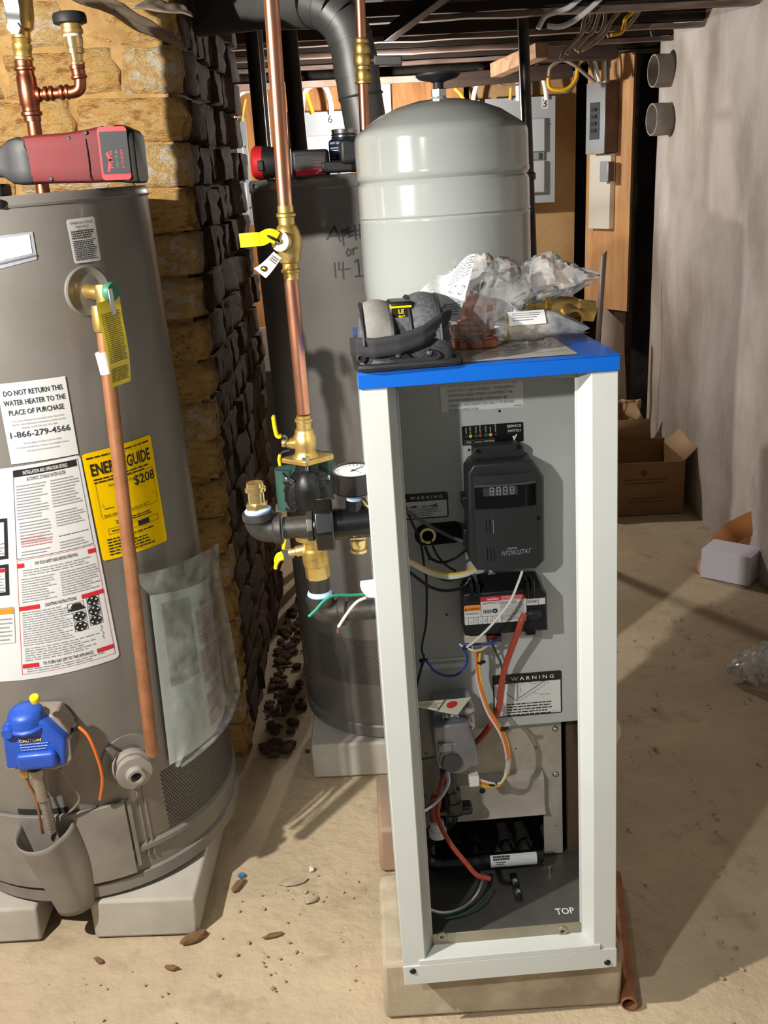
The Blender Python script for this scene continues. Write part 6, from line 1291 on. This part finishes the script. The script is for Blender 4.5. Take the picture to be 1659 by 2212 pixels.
m, o = torn([(286, 18), (420, 36), (395, 12), (330, -2)], (2.0, 2.06, 2.1, 2.06), .004, 4.5); ob = m.build('torn_sheet', mat('torn_sheet_pale', '#a2907d', .75, 0, '#85745f', 8), angle=180); ob.location = o; tag(ob, 'pale torn flap hanging from the ceiling beside the vent pipe', 'sheet')
md = ob.modifiers.new('s', 'SOLIDIFY'); md.thickness = .002
# ================================================================= FLOOR CLUTTER
CARD = mat('cardboard', '#8d6b43', .8, 0, '#7f5e39', 6, bump=.05, bscale=60); CARDL = mat('cardboard_pale', '#c2a27a', .75); CARDO = mat('cardboard_orange', '#9b6330', .8)
f0, f1 = gnd(1270, 1119), gnd(1475, 1108); bh = at(1478, 996, f1.y).z; bd_ = .30
cb = thing('cardboard_box', 'large open brown cardboard box with one flap raised by the plaster wall', 'box', Vector((f0.x, f0.y, .001))); ang = math.atan2(f1.y-f0.y, f1.x-f0.x); cb.rotation_euler = (0, 0, ang); W_ = (f1-f0).length
for n_, b_ in (('box_front', (0, W_, 0, .004, 0, bh)), ('box_back', (0, W_, bd_-.004, bd_, 0, bh+.02)), ('box_side', (0, .004, .004, bd_-.004, 0, bh)), ('box_side', (W_-.004, W_, .004, bd_-.004, 0, bh)), ('box_bottom', (.004, W_-.004, .004, bd_-.004, 0, .004))): MB().box(*b_).build(n_, CARD, cb)
Mc = (Matrix.Translation(cb.location) @ Matrix.Rotation(ang, 4, 'Z')).inverted()
pa_, pb_, pc_, pd_ = (W_-.002, .003, bh), (W_-.002, bd_-.01, bh), Vector((W_+.085, bd_-.02, bh+.085)), Vector((W_+.085, .01, bh+.085))
MB().poly([pa_, pb_, pc_, pd_]).build('box_flap', CARDL, cb).modifiers.new('s', 'SOLIDIFY').thickness = .004
MB().poly([(.02, bd_-.002, bh+.02), (W_-.06, bd_-.002, bh+.02), (W_-.06, bd_+.03, bh+.10), (.02, bd_+.03, bh+.10)]).build('box_flap', CARD, cb).modifiers.new('s', 'SOLIDIFY').thickness = .004
sh = Sheet(plane_fn((W_*.42, -.0004, .03), (1, 0, 0), (0, 0, 1))); DP = mat('card_print', '#5f4527', .8); sh.disc(.06, .15, .014, DP); sh.greek(-.02, .10, .16, .13, 2, DP, .3, .3); sh.greek(0, .02, .18, .05, 2, DP, .3, .3); sh.build('faint_print', cb)
# small white box with a brown flap
g0, g1 = gnd(1512, 1246), gnd(1618, 1268); ang = math.atan2(g1.y-g0.y, g1.x-g0.x); W_ = (g1-g0).length; hb_ = at(1512, 1186, g0.y).z
wb = thing('white_box', 'small white carton with a brown inner flap lying on the floor by the plaster wall', 'box', Vector((g0.x, g0.y, .001))); wb.rotation_euler = (0, 0, ang); dB = .115
WB = mat('carton_white', '#cfccd6', .6)
MB().box(0, W_, 0, dB, 0, hb_).build('carton', WB, wb, bevel=.001)
WI_ = (Matrix.Translation(wb.location) @ Matrix.Rotation(ang, 4, 'Z')).inverted(); yb0 = g0.y+dB
def flap(pts): o = MB().poly([WI_ @ at(a, b, c) for a, b, c in pts]).build('inner_flap', CARDO, wb); o.modifiers.new('s', 'SOLIDIFY').thickness = .003
flap([(1533, 1170, yb0), (1593, 1178, yb0-.02), (1598, 1170, yb0-.02), (1566, 1131, yb0+.03)]); flap([(1566, 1131, yb0+.03), (1598, 1171, yb0-.02), (1650, 1142, yb0-.10), (1637, 1104, yb0-.06), (1620, 1105, yb0-.03)])
flap([(1600, 1172, yb0-.02), (1649, 1145, yb0-.10), (1646, 1170, yb0-.10), (1610, 1190, yb0-.03)])
MB().poly([(-.045, .05, .004), (-.001, .012, .004), (-.001, .06, .045), (-.04, .09, .03)]).build('end_flap', CARDL, wb).modifiers.new('s', 'SOLIDIFY').thickness = .002
# crumpled clear bag at the right edge
p = gnd(1640, 1470); fb = bagfn([Vector((-.085, .02, .03)), Vector((-.03, .0, .045)), Vector((.05, .01, .06)), Vector((.13, .03, .04))], [(.012, .012), (.06, .040), (.075, .055), (.02, .02)], 2.2, .45)
ob = MB().grid(fb, 26, 22).build('plastic_bag', film('bag_film_floor', '#fafafa', .62, .06, .2), angle=16); ob.location = p; tag(ob, 'crumpled clear plastic bag on the floor at the right edge', 'bag')
# clutter behind the boiler on the right
kp = at(1352, 938, 4.05); kp.z = 0
kb = thing('black_tool_case', 'black rounded case with a small white label behind the cardboard box', 'case', Vector((kp.x-.01, 4.27, .0))); zc = at(1352, 938, 4.27).z
MB().lathe([(.055, -.03), (.062, -.025), (.062, .025), (.055, .03)], (0, 0, zc), (.2, 1, -.3), 24).build('case_body', BLACK, kb); MB().box(-.05, .06, -.03, .06, .001, zc-.04).build('case_base', DW, kb, bevel=.004)
sh = Sheet(plane_fn((-.04, -.040, zc-.012), (1, 0, .3), (0, .3, 1))); sh.paper(0, 0, .034, .04, WHITE, .002); sh.greek(.006, .006, .028, .02, 2, GREYINK); sh.build('case_label', kb)
o = at(1350, 885, 4.45); zz = o.z+.05; m = MB().grid(lambda a, b: Vector((.10*(a-.5)*(1+.6*(1-b)), .05*math.sin(a*5), zz*b))+Vector(noise.noise_vector(Vector((a*3, b*7, 4))))*(.02+.02*b)*min(1, b*4), 14, 26); ob = m.build('crumpled_paper', CARDL, angle=180); ob.location = (o.x, o.y, .004); tag(ob, 'crumpled brown paper standing in the corner behind the cardboard box', 'paper'); ob.modifiers.new('s', 'SOLIDIFY').thickness = .002
PLB = mat('plasterboard', '#b8a698', .8, 0, '#9d8a7b', 4, bump=.1, bscale=20)
def lean(name, label, cat, mt, cs, Ys, th):
    P = [at(c_[0], c_[1], y_) for c_, y_ in zip(cs, Ys)]; P[0].z = P[1].z = .001; o = P[0].copy(); ob = MB().poly([q-o for q in P]).build(name, mt); ob.location = o; s_ = ob.modifiers.new('s', 'SOLIDIFY'); s_.thickness = th; s_.offset = -1 if th > 0 else 1; return tag(ob, label, cat)
lean('plasterboard_sheet', 'broken pale plasterboard leaning below the plywood board', 'board', PLB, [(1296, 900), (1362, 900), (1345, 702), (1290, 648)], (4.55, 4.55, 4.60, 4.60), .012)
lean('metal_channel', 'thin metal channel leaning beside the plywood board', 'metal strip', mat('channel_zinc', '#6d6560', .5, .5), [(1272, 700), (1284, 700), (1311, 541), (1298, 554)], (4.44, 4.44, 4.48, 4.48), .004)
# between the chimney and the rear heater
a, b = gnd(596, 1000), at(596, 800, 4.3)
tag(MB().box(at(540, 800, 4.3).x, at(606, 800, 4.3).x, 4.3, 4.6, 0, at(580, 800, 4.3).z).build('storage_bin', mat('bin_grey', '#4f5557', .6), bevel=.006), 'grey bin on the floor behind the chimney, left of the rear heater', 'bin')
tag(MB().box(at(535, 708, 4.9).x, at(612, 708, 4.9).x, 4.9, 4.93, 0, at(580, 708, 4.9).z).build('pale_board', PLB, bevel=.002), 'pale board leaning behind the grey bin, left of the rear heater', 'board')
# copper offcut on the floor
p0, p1 = gnd(1359, 2170, .0135), gnd(1338, 1985, .0135); d = p1-p0
op = thing('copper_pipe', 'loose copper pipe on the floor beside the concrete block under the boiler', 'pipe', p0)
m = MB().lathe([(.0118, .02), (.0118, 0), (.0135, 0), (.0135, d.length*1.6)], (0, 0, 0), d, 20, cap=False); m.build('tube_wall', COPPER_OLD, op)
MB().lathe([(.0117, .03), (0, .03)], (0, 0, 0), d, 20, cap=False).build('tube_inside', BLACK, op)
# loose chips, stones and scraps
STONEC = mat('chip_stone', '#b9a98f', .9, 0, '#93836c', 20); WOODC = mat('chip_wood', '#6e5138', .9, 0, '#8b6a49', 20)
def chip(px, py, sx, sy, sz, rz, mt, name, label, cat):
    bm = bmesh.new(); bmesh.ops.create_icosphere(bm, subdivisions=2, radius=1)
    for v in bm.verts: v.co = Vector((v.co.x*sx, v.co.y*sy, max(v.co.z, -.55)*sz))*(1+.35*noise.noise(v.co*1.7+Vector((px, py, 0))))
    me = bpy.data.meshes.new(name); bm.to_mesh(me); bm.free(); me.materials.append(mt); ob = put(name, me); p = gnd(px, py); ob.location = (p.x, p.y, sz*.5); ob.rotation_euler = (0, 0, rz); tag(ob, label, cat)
chip(420, 2030, .028, .010, .012, .5, WOODC, 'wood_scrap', 'brown wood scrap by the right corner of the front concrete block', 'scrap')
chip(515, 1915, .022, .008, .008, 1.1, WOODC, 'wood_scrap', 'tan wood scrap on the floor right of the front water heater block', 'scrap')
chip(522, 1893, .008, .006, .006, .2, mat('chip_blue', '#3f74ad', .4), 'plastic_scrap', 'bit of blue plastic on the floor right of the front heater', 'scrap')
chip(672, 1945, .016, .010, .005, .4, STONEC, 'stone_chip', 'flat tan stone chip on the floor between heater and boiler', 'stone')
chip(673, 1880, .006, .008, .006, .4, mat('chip_pale', '#d9d2c4', .7), 'stone_chip', 'small pale stone chip on the floor left of the boiler', 'stone')
chip(590, 2022, .022, .005, .004, .3, WOODC, 'wood_splinter', 'thin brown splinter on the floor in front, left of the boiler', 'scrap')
chip(370, 2092, .014, .005, .005, -.2, WOODC, 'wood_splinter', 'short dark splinter on the floor below the front heater', 'scrap')
chip(214, 2076, .012, .005, .005, -.6, mat('chip_red', '#7d5340', .8), 'wood_splinter', 'reddish splinter on the floor under the middle of the front heater', 'scrap')
chip(635, 1905, .030, .012, .003, .2, STONEC, 'mortar_scrap', 'pale mortar scrap on the floor between the heaters and the boiler', 'scrap')
bm = bmesh.new()
for i in range(420):
    x = rnd.uniform(-.85, .05) if i < 260 else rnd.uniform(.45, 1.15); y = rnd.uniform(1.02, 1.75) if i < 260 else rnd.uniform(1.1, 3.0)
    if x < -.36 and y > 1.50 or x > -.08 and x < .45 and y > 1.30: continue
    s_ = rnd.uniform(.0012, .0042)*(1 if rnd.random() < .9 else 1.7)
    bmesh.ops.create_icosphere(bm, subdivisions=1, radius=1, matrix=Matrix.Translation((x, y, s_*.3)) @ Matrix.Rotation(rnd.uniform(0, 6), 4, 'Z') @ Matrix.Diagonal((s_*rnd.uniform(.7, 1.8), s_, s_*.6, 1)))
me = bpy.data.meshes.new('floor_grit'); bm.to_mesh(me); bm.free(); me.materials.append(STONEC); gr = put('floor_grit', me); gr['kind'] = 'stuff'; tag(gr, 'loose grit and crumbs scattered on the floor', 'grit')
# rubble along the foot of the chimney
bm = bmesh.new()
for i in range(160):
    y = rnd.uniform(2.2, 3.1); x = CHX+.02+abs(rnd.gauss(0, .05)); s_ = rnd.uniform(.004, .016)
    bmesh.ops.create_icosphere(bm, subdivisions=1, radius=1, matrix=Matrix.Translation((x, y, s_*.3)) @ Matrix.Rotation(rnd.uniform(0, 6), 4, 'Z') @ Matrix.Diagonal((s_*1.4, s_, s_*.7, 1)))
me = bpy.data.meshes.new('brick_rubble'); bm.to_mesh(me); bm.free(); me.materials.append(DARKB); gr = put('brick_rubble', me); gr['kind'] = 'stuff'; tag(gr, 'crumbled brick rubble along the foot of the chimney', 'rubble')
